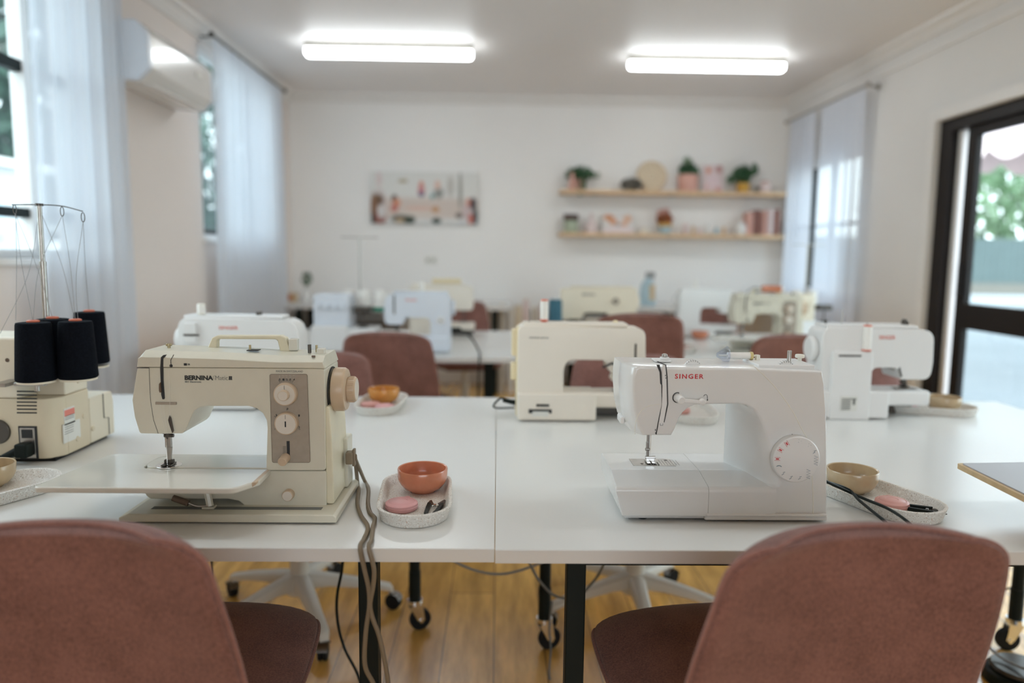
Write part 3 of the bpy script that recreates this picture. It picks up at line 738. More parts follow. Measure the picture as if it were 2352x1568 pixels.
ch = make_chair('dusty pink chair nearest the camera on the left, before the old cream sewing machine')
ch.location = (-.600, 1.285, .0); ch.rotation_euler = (0, 0, R(2))
def chair(x, y, rz, label, dz=0, group=None, base=None):
    c = copy_tree(ch, (x, y, 0), rz, label, group)
    if dz:                                      # gas lift raised: seat, back and column go up together
        for k in c.children:
            if k.name.split('.')[0] in ('seat', 'backrest', 'column'): k.location.z += dz
    if base is not None:                        # swing the star base under the seat to this heading
        for k in c.children:
            if k.name.split('.')[0] in ('leg', 'hub'): k.rotation_euler.z = R(base)-rz-.2
    return c
chair(.465, 1.285, R(7), 'dusty pink chair nearest the camera on the right, before the glossy white sewing machine')
chair(-.665, 2.43, PI+R(4), 'lighter pink chair across the near left table, half hidden by the cream machine hand wheel', base=10)
chair(.485, 2.44, PI-R(3), 'pink swivel chair across the near right table, seen through the cream machine opening', base=-90)
chair(1.275, 2.41, PI-R(5), 'pink swivel chair seen through the opening of the white machine by the door', base=-52)
chair(-.475, 3.78, R(-6), 'dusty pink swivel chair tucked under the left second row table, back to the camera')
chair(.655, 3.78, R(2), 'raised pink chair behind the cream machine, back to the camera', .10)
chair(1.42, 3.86, R(3), 'pink swivel chair in the second row behind the glossy white machine')
chair(-.23, 5.30, PI+R(10), 'small distant pink chair across the left second row table', .02)
chair(1.47, 5.42, PI-R(35), 'small distant pink chair between the cream machines near the back bench')

# ================================================================== TRAYS, BOWLS, TAPES, SNIPS
def stadium(L, W, n=10):
    r = W/2; out = []
    for k in range(n+1): a = -PI/2+PI*k/n+PI/2; out.append((r*math.cos(a), L/2-r+r*math.sin(a)))
    for k in range(n+1): a = PI+PI*k/n; out.append((r*math.cos(a), -(L/2-r)+r*math.sin(a)))
    return out
def make_tray(L=.298, W=.148, h=.028):
    t = thing('terrazzo_tray', '', 'tray')
    b = bmesh.new()
    def ring(l, w, z): return [b.verts.new((x, y, z)) for x, y in stadium(l, w)]
    rs = [ring(L-.045, W-.045, .001), ring(L-.022, W-.022, .0), ring(L-.016, W-.016, .002), ring(L-.004, W-.004, h-.005), ring(L, W, h-.001), ring(L-.004, W-.004, h), ring(L-.012, W-.012, h), ring(L-.016, W-.016, h-.002), ring(L-.028, W-.028, .010), ring(L-.036, W-.036, .007)]
    for A, B in zip(rs, rs[1:]):
        for i in range(len(A)): j = (i+1) % len(A); b.faces.new((A[i], A[j], B[j], B[i]))
    b.faces.new(rs[0]); b.faces.new(rs[-1]); bmesh.ops.recalc_face_normals(b, faces=b.faces)
    MB().add(b).build('tray_body', K['terr'], t, ang=60)
    return t
def make_bowl(m, r=.0535, h=.050):
    t = thing('bowl', '', 'bowl')
    MB().lathe([(0, .003), (.022, .003), (.024, 0), (.028, 0), (.030, .003), (.041, .009), (r-.005, .019), (r-.001, .029), (r, h-.002), (r-.001, h), (r-.004, h-.001), (r-.0045, .03), (r-.009, .020), (.038, .013), (.025, .008), (0, .007)], seg=48).build('bowl_body', m, t, ang=60, wn=False)
    return t
def make_tape(m, r=.032, h=.016):
    t = thing('tape_measure', '', 'tape measure')
    MB().lathe([(0, 0), (r-.003, 0), (r, .003), (r, h-.003), (r-.003, h-.0005), (r-.006, h), (r-.0065, h-.0007), (r-.007, h), (.012, h+.0012), (.0115, h+.0006), (.008, h+.001), (0, h+.0014)], seg=40).build('case', m, t, ang=50, wn=False)
    MB().box((-.005, r-.001, .006), (.005, r+.012, .010), .0015).cyl((0, r+.012, .006), (0, r+.012, .0105), .006, seg=14, bev=.001).build('pull_tab', m, t)
    MB().lathe([(r+.0003, h*.42), (r+.0009, h*.5), (r+.0003, h*.58)], seg=40).build('stitched_seam', m, t, wn=False)
    return t
def make_snips():
    t = thing('thread_snips', '', 'thread snips')
    for s in (-1, 1):
        # blade
        pts = [(s*.004, .026), (s*.013, .050), (s*.0165, .046), (s*.017, .030), (s*.010, .018)]
        MB().prism(pts, .004 if s < 0 else .0058, .0056 if s < 0 else .0074, 'z').build('blade', K['darksteel'], t)
        MB().prism(rnd([(s*.009, .022), (s*.0165, .028), (s*.015, .0), (s*.012, -.034), (s*.004, -.042), (s*.003, -.037), (s*.007, -.015)], .003), .002, .009, 'z', .0012).build('handle', K['black'], t)
    MB().tube(spline([(-.006, .014, .0055), (0, .018, .0055), (.006, .014, .0055)], 5), .0012, 6).cyl((0, .016, .003), (0, .016, .0085), .0028, seg=12).build('spring', K['chrome'], t)
    return t
tray0 = make_tray(); bowls = {'terra': make_bowl(K['terra']), 'tan': make_bowl(K['tanb']), 'ochre': make_bowl(K['orange'])}
tapes = {'pink': make_tape(K['pink']), 'rose': make_tape(K['pinkgold'])}; snips0 = make_snips()
_used = set()
def put(proto, loc, rz, label, group=None):
    if id(proto) not in _used:
        _used.add(id(proto)); proto.location = loc; proto.rotation_euler = (0, 0, rz); tag(proto, label, None, group); return proto
    return copy_tree(proto, loc, rz, label, group)
def local(c, rz, x, y): return (c[0]+x*math.cos(rz)-y*math.sin(rz), c[1]+x*math.sin(rz)+y*math.cos(rz), TT+.007)
# centre tray
c, a = (-.163, 1.477), R(4)
put(tray0, (c[0], c[1], TT), a, 'speckled white tray between the two front machines, holding the terracotta bowl')
put(bowls['terra'], (-.156, 1.545, TT+.007), 0, 'terracotta orange bowl on the centre front tray')
put(tapes['pink'], (-.186, 1.427, TT+.0072), R(-8), 'round pink tape measure below the terracotta bowl')
put(snips0, (-.122, 1.415, TT+.0072), R(-6), 'dark metal thread snips beside the pink tape on the centre front tray')
# right tray
c, a = (.802, 1.500), R(21)
put(tray0, (c[0], c[1], TT), a, 'speckled tray right of the glossy white machine, crossed by black cords')
put(bowls['tan'], (.778, 1.556, TT+.007), 0, 'tan bowl on the tray right of the glossy white machine')
put(tapes['rose'], (.812, 1.452, TT+.0072), R(-20), 'rose pink tape measure under the black cords, below the tan bowl')
put(snips0, (.853, 1.428, TT+.0072), R(62+180), 'black handled snips lying beside the rose tape on the right tray')
# left tray
c, a = (-1.045, 1.487), R(-28)
put(tray0, (c[0], c[1], TT), a, 'speckled tray cut by the left photo edge, in front of the overlocker')
put(bowls['tan'], (-1.082, 1.553, TT+.007), 0, 'tan bowl at the left photo edge, below the overlocker plug')
# back trays
c, a = (-.382, 2.44), R(-3)
put(tray0, (c[0], c[1], TT), a, 'speckled tray holding the ochre bowl, right of the cream machine handwheel')
put(bowls['ochre'], (-.383, 2.49, TT+.007), 0, 'ochre orange bowl on the tray behind the cream machine')
put(tapes['pink'], (-.362, 2.375, TT+.0072), R(30), 'pink tape measure in front of the ochre bowl')
put(tapes['rose'], (-.415, 2.41, TT+.0072), R(80), 'rose coloured tape measure left of the pink one, by the ochre bowl')
c, a = (.632, 2.345), R(-6)
put(tray0, (c[0], c[1], TT), a, 'speckled tray seen through the opening of the glossy white machine')
put(tapes['rose'], (.600, 2.36, TT+.0072), R(80), 'rose tape measure glimpsed through the opening of the glossy white machine')
c, a = (1.462, 2.435), R(72)
put(tray0, (c[0], c[1], TT), a, 'speckled tray beside the door, under a greenish tan bowl')
put(bowls['tan'], (1.505, 2.42, TT+.007), 0, 'tan bowl on the tray beside the glass door')
put(tapes['pink'], (1.398, 2.45, TT+.0072), R(100), 'pink tape measure left of the tan bowl by the glass door')
# second row
c, a = (1.005, 4.06), R(8)
put(tray0, (c[0], c[1], TT), a, 'distant speckled tray on the right second row table')
put(bowls['ochre'], (.985, 4.09, TT+.007), 0, 'distant ochre bowl right of the raised pink chair')
put(tapes['pink'], (1.03, 3.99, TT+.0072), R(100), 'distant pink tape measure beside the ochre bowl')
put(bowls['terra'], (1.28, 4.62, TT), 0, 'distant terracotta bowl near the small pink chair, left of the cream machines')
put(bowls['ochre'], (-.80, 4.62, TT), 0, 'distant ochre bowl right of the white overlocker on the left second row table')

# ================================================================== OLD CREAM SEWING MACHINE (front left)
BO = (-.50, 1.46, TT)
def bz(u, v, Y=1.41):
    p = px(250+u/3.1354, 740+v/3.1354, Y=Y); return (p.x, p.z)
bern = thing('sewing_machine', 'old cream sewing machine with taupe control panel and carry handle, front left table', 'sewing machine', BO)
YF, YK = 1.41, 1.53
top_z = bz(800, 262)[1]
hd = [bz(205, 325), bz(168, 560), bz(185, 680), bz(222, 800), bz(360, 803), bz(530, 800), bz(556, 770), bz(590, 690), bz(612, 640), bz(655, 610), bz(700, 603), bz(1010, 603), bz(1065, 620), bz(1110, 655), bz(1136, 705), bz(1142, 760), bz(1133, 1066), bz(1562, 1066), bz(1553, 335)]
MB(BO).prism(rnd(hd, .006, 3), YF, YK, bev=.006).build('arm_housing', K['bern'], bern)
lid = [bz(203, 322), bz(212, 262), bz(225, 250), bz(700, 262), bz(1300, 295), bz(1540, 290), bz(1556, 332)]
zl = max(p[1] for p in lid)
b = MB(BO)
l1 = [bz(203, 322), bz(210, 258), bz(232, 247), bz(800, 262), bz(1200, 285), bz(1541, 285), bz(1556, 332)]
l2 = [(p[0], p[1]) for p in l1]
b.prism(l1, YF-.001, YF+.004, bev=.0015)
ch_ = [(p[0]*1.0, p[1]+(.010 if i in (2, 3, 4, 5) else .004 if i == 1 else 0)) for i, p in enumerate(l1)]
b.prism(l1, YF+.004, YF+.020, pts2=ch_); b.prism(ch_, YF+.020, YK-.014, bev=0); b.prism(ch_, YK-.014, YK, pts2=l1)
b.build('top_cover', K['bern'], bern, ang=30)
ZT = ch_[3][1]
low = [bz(236, 1064), bz(240, 1150), bz(247, 1215), bz(262, 1250), bz(292, 1275), bz(860, 1277), bz(930, 1290), bz(960, 1312), bz(978, 1335), bz(1566, 1335), bz(1564, 1071), bz(1128, 1071)]
lowb = MB(BO).prism(rnd(low, .004, 2), YF+.002, YK-.002, bev=.005).build('lower_housing', K['bern'], bern)
# rear right column cover, yellowed
rc = [bz(1563, 620), bz(1563, 1335), bz(1625, 1330), bz(1612, 700), bz(1600, 640)]
x0 = bz(1562, 1000)[0]
MB(BO).prism(rnd([(x0-.002, TT+.020), (x0+.014, TT+.020), (x0+.011, TT+.15), (x0+.007, TT+.215), (x0-.002, TT+.215)], .004, 2), YF+.006, YK+.022, bev=.004).build('side_cover', K['bern2'], bern)
MB(BO).box((x0+.002, YK-.01, TT+.02), (x0+.020, YK+.045, TT+.125), .004).build('motor_cover', K['bern'], bern)
# base plate
MB(BO).prism(rnd([(-.708, TT+.003, 0), (-.30, TT+.003, 0), (-.30, TT+.014, .003), (-.306, TT+.019, .003), (-.690, TT+.019, .003), (-.708, TT+.012, .003)], .003, 3), 1.357, 1.585, bev=.003).build('base_plate', K['bern'], bern)
MB(BO).box((-.66, 1.385, TT+.0188), (-.335, 1.40, TT+.0194)).build('base_rubber_strip', K['grayink'], bern, wn=False)
for x in (-.68, -.325):
    for y in (1.375, 1.565): MB(BO).cyl((x, y, TT), (x, y, TT+.0032), .009, seg=16).build('rubber_foot', K['rubber'], bern)
# bed and extension table
ZBD = TT+.090
bed = rnd([(-.690, 1.42, .03), (-.690, 1.50, .03), (-.44, 1.50, 0), (-.44, 1.42, 0)], .03, 8)
MB(BO).prism(bed, ZBD-.004, ZBD+.0015, 'z', .0012).build('bed_plate', K['bernt'], bern)
pl = px(250+435/3.1354, 740+1026/3.1354, Z=ZBD+.002)
MB(BO).cyl((pl.x, pl.y, ZBD+.0005), (pl.x, pl.y, ZBD+.0024), .024, seg=40, bev=.0006).build('needle_plate', K['chrome'], bern)
nd = MB(BO)
for dx, w in ((-.006, .0012), (.0, .0012), (.006, .0012)): nd.box((pl.x+dx-w, pl.y-.009, ZBD+.0024), (pl.x+dx+w, pl.y+.009, ZBD+.0029))
nd.build('feed_dogs', K['darksteel'], bern, wn=False)
ext = rnd([(-.826, 1.295, .012), (-.468, 1.295, .02), (-.438, 1.345, .01), (-.438, 1.417, 0), (-.69, 1.417, .02), (-.69, 1.503, .02), (-.44, 1.503, 0), (-.44, 1.522, .0), (-.800, 1.522, .02)], .012, 6)
MB(BO).prism(ext, ZBD-.011, ZBD, 'z', .003).build('extension_table', K['bernt'], bern)
MB(BO).prism([(-.452, ZBD-.012), (-.440, ZBD-.004), (-.440, ZBD+.0005), (-.446, ZBD+.0005), (-.466, ZBD-.012)], 1.33, 1.412, bev=.001).build('table_clip', K['tan'], bern)
p0 = px(250+700/3.1354, 740+1340/3.1354, Y=1.395)
MB(BO).tube(spline([(p0.x, 1.40, ZBD-.012), (p0.x+.002, 1.395, ZBD-.03), (p0.x+.010, 1.39, TT+.024)], 6), .007, 8).box((p0.x-.004, 1.382, TT+.0195), (p0.x+.02, 1.40, TT+.024), .002).build('table_support', K['bern'], bern)
q0 = px(250+560/3.1354, 740+1300/3.1354, Y=1.385)
kl = MB(BO).tube(spline([(p0.x+.008, 1.386, TT+.0255), (p0.x-.012, 1.384, TT+.0255), (p0.x-.03, 1.384, TT+.032)], 6), .0025, 8).build('knee_lever', K['steel'], bern)
MB(BO).cyl((p0.x-.028, 1.384, TT+.031), (p0.x-.058, 1.384, TT+.042), .0062, seg=14, bev=.001).build('lever_grip', K['brown'], kl)
# handle
hp = [(bz(705, 215, 1.50)), (bz(752, 108, 1.50)), (bz(790, 92, 1.50)), (bz(1245, 92, 1.50)), (bz(1282, 110, 1.50)), (bz(1318, 228, 1.50))]
hi = [(bz(1245, 228, 1.50)), (bz(1222, 130, 1.50)), (bz(1205, 120, 1.50)), (bz(800, 118, 1.50)), (bz(785, 130, 1.50)), (bz(785, 215, 1.50))]
MB(BO).prism(hp+hi, 1.492, 1.512, bev=.003).build('carry_handle', K['bern2'], bern)
# control panel
pn = rnd([bz(1160, 372), bz(1430, 372), bz(1452, 1008), bz(1178, 1008)], .004, 4)
cp = MB(BO).prism(pn, YF-.0015, YF+.001, bev=.0006).build('control_panel', K['taupe'], bern)
ol = pn
MB(BO).tube([(p[0], YF-.0017, p[1]) for p in ol], .0003, 5, True).build('panel_outline', K['brown'], cp, wn=False)
def dial(u, v, r, parent, name, body, face, d=.014, hub=None, slot=False):
    x, z = bz(u, v); o2 = MB(BO).cyl((x, YF-.001, z), (x, YF-.001-d, z), r, r*.96, 40, .0015).build(name, body, parent)
    MB(BO).cyl((x, YF-.001-d, z), (x, YF-.0018-d, z), r*.86, seg=40).build('dial_face', face, o2)
    if hub: MB(BO).cyl((x, YF-.0015-d, z), (x, YF-.013-d, z), hub, hub*.94, 28, .001).build('dial_hub', body, o2); MB(BO).cyl((x, YF-.013-d, z), (x, YF-.0136-d, z), hub*.84, seg=28).build('hub_face', face, o2)
    if slot: MB(BO).box((x-.0013, YF-.0024-d, z-.0055), (x+.0013, YF-.0015-d, z+.0055)).build('dial_slot', K['ink'], o2, wn=False)
    MB(BO).box((x-.0003, YF-.0022-d, z+r*.45), (x+.0003, YF-.0015-d, z+r*.8)).build('dial_mark', K['ink'], o2, wn=False)
    return x, z
x1, z1_ = dial(1280, 512, .0225, cp, 'stitch_width_dial', K['tan'], K['knob'], .013, .0105)
x2, z2_ = dial(1286, 722, .0225, cp, 'stitch_length_dial', K['tan'], K['knob'], .012, None, True)
mk = MB(BO)
for k in range(9):
    a = R(28)-R(7)*k; r0, r1 = .0245, (.030 if k % 2 == 0 else .0275)
    c0 = Vector((x1+math.sin(a)*r0, YF-.0018, z1_+math.cos(a)*r0)); c1 = Vector((x1+math.sin(a)*r1, YF-.0018, z1_+math.cos(a)*r1)); mk.tube([c0, c1], .00035, 4)
for a in (-62, 0, 62, 118, -118):
    a = R(a); mk.tube([(x2+math.sin(a)*.0245, YF-.0018, z2_+math.cos(a)*.0245), (x2+math.sin(a)*.028, YF-.0018, z2_+math.cos(a)*.028)], .00035, 4)
mk.build('scale_marks', K['ink'], cp, wn=False)
def ltr(txt, u0, v0, u1, v1, m, parent, bold=0, Y=None, name='lettering', **k):
    Y = Y or YF; a = bz(u0, v1, Y); c = bz(u1, v0, Y)
    return lettering(name, txt, m, parent, (a[0], Y-.0004, a[1]), c[0]-a[0], c[1]-a[1], BO, bold, **k)
for s, u in (('0', 1231), ('1', 1259), ('2', 1283), ('3', 1306), ('4', 1334)): ltr(s, u-5, 404, u+5, 418, K['ink'], cp, .01, YF-.0015)
for s, u, v in (('0', 1287, 622), ('1', 1370, 670), ('2', 1371, 754), ('3', 1293, 803), ('5', 1207, 668)): ltr(s, u-5, v-7, u+5, v+7, K['ink'], cp, .01, YF-.0015)
zz = MB(BO)
for u, n_, h_ in ((1231, 0, 12), (1257, 4, 12), (1281, 4, 14), (1307, 5, 15), (1334, 5, 17)):
    if n_ == 0: pts = [bz(u, 380), bz(u, 398)]
    else: pts = [bz(u-8+16*(k % 2), 380+24*k/(n_+1)) for k in range(n_+2)]
    zz.tube([(p[0], YF-.0018, p[1]) for p in pts], .0003, 4)
zz.build('stitch_symbols', K['knob'], cp, wn=False)
a, b_ = bz(1282, 853), bz(1306, 960); MB(BO).box((a[0], YF-.0022, b_[1]), (b_[0], YF-.001, a[1]), .0004).build('lever_slot', K['ink'], cp)
a = bz(1277, 985); MB(BO).cyl((a[0], YF-.001, a[1]+.004), (a[0]-.002, YF-.022, a[1]), .0095, .0085, 28, .001).build('slide_knob', K['tan'], cp)
sc = MB(BO)
for k in range(8): p = bz(1256, 893+k*8); sc.box((p[0], YF-.002, p[1]), (p[0]+.006, YF-.0016, p[1]+.0005))
sc.build('scale_marks', K['ink'], cp, wn=False)
a = bz(1297, 1238); kb = MB(BO).cyl((a[0], YF+.003, a[1]), (a[0], YF-.012, a[1]), .011, .0105, 30, .001).build('lower_knob', K['tan'], lowb)
MB(BO).cyl((a[0], YF-.012, a[1]), (a[0], YF-.0128, a[1]), .0092, seg=30).build('knob_face', K['knob'], kb)
# lettering
ltr('BERNINA', 547, 383, 751, 415, K['ink'], bern, .045)
ltr('Matic', 768, 385, 856, 415, K['grayink'], bern, -.012)
ltr('801 Electronic', 549, 421, 667, 434, K['grayink'], bern, .01)
ltr('MADE IN SWITZERLAND', 1205, 346, 1398, 359, K['grayink'], bern, .0)
bd = MB(BO)
for (u, v) in ((870, 393), (882, 393), (870, 403), (882, 403)): p = bz(u, v); bd.cyl((p[0], YF-.0005, p[1]), (p[0], YF+.001, p[1]), .0016, seg=12)
a, b_ = bz(863, 409), bz(889, 415); bd.box((a[0], YF-.0005, b_[1]), (b_[0], YF+.001, a[1])); bd.build('flower_emblem', K['ink'], bern, wn=False)
p = bz(770, 397); MB(BO).tube([(p[0]-.002+.003*math.cos(t*.5), YF-.0004, p[1]+.0035*math.sin(t*.5)) for t in range(2, 10)], .0003, 4).build('emblem_arc', K['grayink'], bern, wn=False)
a, b_ = bz(542, 294), bz(585, 311); MB(BO).box((a[0], YF-.0018, b_[1]), ((a[0]+b_[0])/2, YF, a[1])).build('badge', K['ink'], bern, wn=False)
ltr('DE', 568, 297, 584, 308, K['ink'], bern, .02, YF-.0012)
# slots, thread path on the head
sl = [bz(378, 250), bz(395, 235), bz(416, 232), bz(395, 262), bz(394, 330), bz(395, 420), bz(404, 545), bz(399, 553), bz(388, 552), bz(380, 520), bz(376, 420), bz(372, 330)]
MB(BO).prism(sl, YF-.0018, YF+.001).build('thread_slot', K['ink'], bern, wn=False)
MB(BO).prism([bz(370, 440), bz(380, 428), bz(386, 500), bz(376, 503), bz(370, 490)], YF-.006, YF-.0018, bev=.0005).build('thread_lever', K['brown'], bern)
MB(BO).tube([(p[0], YF-.0012, p[1]) for p in (bz(450, 312), bz(448, 270), bz(470, 232))], .0007, 6).sph((bz(450, 312)[0], YF-.001, bz(450, 312)[1]), .003).build('thread_guide_slot', K['ink'], bern, wn=False)
a, b_ = bz(338, 572), bz(490, 592); MB(BO).box((a[0], YF-.003, b_[1]), (b_[0], YF+.001, a[1]), .0006).build('face_thread_guide', K['taupe'], bern)
MB(BO).prism([bz(432, 700), bz(442, 668), bz(452, 690), bz(470, 780), bz(462, 796), bz(440, 730)], YF-.004, YF+.001, bev=.0005).build('thread_cutter', K['darksteel'], bern)
MB(BO).tube([(p[0], YF-.0004, p[1]) for p in (bz(290, 330), bz(300, 560), bz(322, 700), bz(356, 800))], .00035, 5).build('cover_seam', K['ink'], bern, wn=False)
MB(BO).tube([(p[0], YF-.0004, p[1]) for p in (bz(203, 327), bz(292, 328))], .0007, 5).build('cover_seam', K['ink'], bern, wn=False)
MB(BO).tube([(p[0], YF-.0004, p[1]) for p in (bz(292, 328), bz(1553, 334))], .0003, 5).build('cover_seam', K['bern2'], bern, wn=False)
th = MB(BO)
for (pa, pb) in ((bz(375, 590), bz(412, 800)), (bz(440, 330), bz(446, 680)), (bz(400, 590), bz(425, 800))): th.tube([(pa[0], YF-.003, pa[1]), (pb[0], YF-.003, pb[1])], .00025, 4)
th.build('upper_thread', K['thw'], bern, wn=False)
# needle bar and foot
nx = pl.x; ny = pl.y; hz = bz(400, 800)[1]
MB(BO).cyl((nx, ny, hz+.01), (nx, ny, hz-.016), .0045, seg=16).cyl((nx-.007, ny, hz-.010), (nx+.011, ny, hz-.010), .0035, seg=14).box((nx-.008, ny-.006, hz-.006), (nx+.010, ny+.006, hz+.002), .001).build('needle_bar', K['darksteel'], bern)
MB(BO).box((nx-.005, ny-.004, hz-.033), (nx+.006, ny+.005, hz-.012), .001).prism([(nx-.004, hz-.033), (nx+.007, hz-.033), (nx+.004, ZBD+.012), (nx-.003, ZBD+.012)], ny-.002, ny+.003).build('foot_shank', K['steel'], bern)
MB(BO).box((nx-.010, ny-.016, ZBD+.0030), (nx-.002, ny+.012, ZBD+.0055), .001).box((nx+.002, ny-.016, ZBD+.0030), (nx+.010, ny+.012, ZBD+.0055), .001).box((nx-.009, ny-.003, ZBD+.0055), (nx+.009, ny+.006, ZBD+.013), .0015).build('presser_foot', K['darksteel'], bern)
MB(BO).cyl((nx-.001, ny-.006, hz-.014), (nx-.001, ny-.006, ZBD+.004), .0007, seg=8).build('needle', K['chrome'], bern)
# top fittings
def topf(u, v, Y): p = px(250+u/3.1354, 740+v/3.1354, Y=Y); return p.x
x = topf(434, 200, 1.47); MB(BO).cyl((x, 1.47, ZT-.001), (x, 1.47, ZT+.006), .003, seg=12).cyl((x, 1.47, ZT+.006), (x, 1.47, ZT+.011), .0058, seg=16, bev=.001).build('tension_screw', K['brass'], bern)
x = topf(1018, 225, 1.46); MB(BO).box((x-.004, 1.45, ZT), (x+.018, 1.47, ZT+.0015)).build('bobbin_slot', K['ink'], bern, wn=False); MB(BO).cyl((x, 1.46, ZT), (x, 1.46, ZT+.011), .0022, seg=12).build('bobbin_pin', K['brass'], bern)
x = topf(1446, 215, 1.46); MB(BO).cyl((x, 1.46, ZT-.004), (x, 1.46, ZT+.013), .0036, seg=16, bev=.0005).build('winder_spindle', K['darksteel'], bern)
x = topf(1497, 215, 1.475); MB(BO).cyl((x, 1.475, ZT-.004), (x, 1.475, ZT+.010), .0025, seg=12).build('winder_pin', K['brass'], bern)
x = topf(1530, 222, 1.46); MB(BO).box((x-.007, 1.45, ZT-.006), (x+.008, 1.468, ZT+.006), .002).build('winder_stop', K['bernt'], bern)
x = topf(1330, 185, 1.50); MB(BO).box((x-.008, 1.492, ZT-.004), (x+.010, 1.508, ZT+.020), .002).build('spool_holder', K['bernt'], bern)
MB(BO).cyl((topf(1470, 272, 1.42), 1.424, ZT-.007), (topf(1470, 272, 1.42), 1.424, ZT-.004), .0035, seg=14).build('oil_hole_plug', K['brown'], bern)
# hand wheel
xw = -.3265; zw = px(250+1640/3.1354, 740+482/3.1354, Y=1.47).z
hw = MB(BO).lathe([(0, 0), (.036, 0), (.0425, .002), (.044, .006), (.044, .022), (.041, .027), (.030, .029), (0, .029)], (xw, 1.472, zw), 48, (1, 0, 0)).build('hand_wheel', K['tan'], bern, ang=45)
MB(BO).lathe([(.043, -.001), (.0455, -.001), (.0455, -.006), (0, -.006)], (xw, 1.472, zw), 40, (1, 0, 0)).build('wheel_gap', K['ink'], hw)
kn = bmesh.new()
kk = MB(BO).lathe([(0, .029), (.024, .029), (.0255, .031), (.0255, .043), (.023, .046), (0, .046)], (xw, 1.472, zw), 40, (1, 0, 0)).build('wheel_clutch_knob', K['tan'], hw, ang=45)
MB(BO).lathe([(0, .046), (.021, .046), (.020, .0468), (0, .0468)], (xw, 1.472, zw), 32, (1, 0, 0)).build('knob_cap', K['knob'], kk)
rg_ = MB(BO)
for k in range(36):
    a = 2*PI*k/36; y_, z_ = 1.472+.0257*math.cos(a), zw+.0257*math.sin(a); rg_.cyl((xw+.032, y_, z_), (xw+.042, y_, z_), .0007, seg=5)
rg_.build('knob_ribs', K['tan'], kk, wn=False)
# plug
pk = MB(BO).box((x0+.019, 1.50, TT+.075), (x0+.034, 1.525, TT+.100), .003).box((x0+.032, 1.505, TT+.070), (x0+.038, 1.52, TT+.106), .002).build('power_plug', K['browncable'], bern)
bern_plug = Vector((x0+.037, 1.512, TT+.092))

# ================================================================== WHITE GLOSSY SEWING MACHINE (front right)
GO = (.44, 1.45, TT)
def gz(u, v, Y=1.38):
    p = px(1380+u/3.484, 780+v/3.484, Y=Y); return (p.x, p.z)
sg = thing('sewing_machine', 'glossy white sewing machine with red lettering and stitch dial, front right table', 'sewing machine', GO)
GF, GK = 1.38, 1.515
F_ = [gz(196, 215), gz(182, 300), gz(180, 400), gz(190, 560), gz(218, 690), gz(262, 765), gz(565, 765), gz(590, 718), gz(622, 640), gz(655, 585), gz(700, 545), gz(760, 520), gz(1100, 513),
      gz(1165, 525), gz(1225, 560), gz(1285, 640), gz(1330, 760), gz(1358, 880), gz(1385, 1000), gz(1420, 1095), gz(1436, 1140), gz(1425, 1168),
      gz(1380, 1180), gz(1380, 1425), gz(1812, 1425), gz(1812, 900), gz(1806, 560), gz(1790, 350), gz(1776, 245), gz(1768, 236), gz(1240, 215), gz(520, 202), gz(230, 196)]
bx = px(1380+998/3.484, 780+700/3.484, Y=GK-.01).x
Bk = list(F_)
for i in range(12, 22):
    Bk[i] = (bx+.0*i, F_[i][1])
Bk[12] = (bx-.006, F_[12][1]+.001); Bk[13] = (bx-.001, F_[13][1]-.002)
Bk[22] = (bx, F_[22][1]); Bk[23] = (bx, F_[23][1])
Bk = [(p[0], p[1]-.004 if i > 27 else p[1]) for i, p in enumerate(Bk)]
b = bmesh.new(); nY = 14; rings = []
def ease(t): return t**.62
for k in range(nY+1):
    t = k/nY; y = GF+(GK-GF)*t; e = ease(t)
    ls = .019*(1-min(1, t/.42))**2.2; tp = .004*(1-min(1, t/.3))**2
    rings.append([b.verts.new((f[0]*(1-e)+g[0]*e+(ls if i <= 5 or i == len(F_)-1 else 0), y, f[1]*(1-e)+g[1]*e-(tp if i > 27 or i == 0 else 0))) for i, (f, g) in enumerate(zip(F_, Bk))])
b.faces.new(rings[0]); b.faces.new(rings[-1][::-1]); n = len(F_)
for A, B in zip(rings, rings[1:]):
    for i in range(n): b.faces.new((A[i], B[i], B[(i+1) % n], A[(i+1) % n]))
bmesh.ops.recalc_face_normals(b, faces=b.faces)
es = [e for e in b.edges if len(e.link_faces) == 2 and all(abs(v.co.y-GF) < 1e-5 for v in e.verts) and e.calc_face_angle(0) > R(30)] + [e for e in b.edges if all(abs(v.co.y-GK) < 1e-5 for v in e.verts)]
bmesh.ops.bevel(b, geom=list(set(es)), offset=.007, segments=4, profile=.5, affect='EDGES', clamp_overlap=True)
body = MB(GO).add(b).build('body_housing', K['sing'], sg, ang=42)
# bed (free arm with accessory box)
zb_f = gz(400, 1168)[1]; ZGB = TT+.083
bl = gz(118, 1180)[0]; br = gz(1385, 1200)[0]
yprof = rnd([(1.376, TT+.012, .004), (1.376, zb_f-.003, .012), (1.452, ZGB, .012), (1.585, ZGB, .012), (1.595, TT+.05, .01), (1.59, TT+.012, .004)], .01, 5)
def bedpart(x0_, x1_, sl0=0):
    b = bmesh.new(); A = [b.verts.new((x0_+(.018*(1-min(1, (z-TT)/.055)) if sl0 else 0), y, z)) for y, z in yprof]; B = [b.verts.new((x1_, y, z)) for y, z in yprof]; n = len(yprof)
    b.faces.new(A); b.faces.new(B[::-1])
    for i in range(n): b.faces.new((A[i], B[i], B[(i+1) % n], A[(i+1) % n]))
    bmesh.ops.recalc_face_normals(b, faces=b.faces)
    if sl0: 
        es = [e for e in b.edges if all(v in A for v in e.verts)]; bmesh.ops.bevel(b, geom=es, offset=.014, segments=5, profile=.5, affect='EDGES', clamp_overlap=True)
    return b
xs_ = gz(858, 1300)[0]
MB(GO).add(bedpart(bl, xs_-.0006, 1)).build('accessory_box', K['sing'], sg, ang=42)
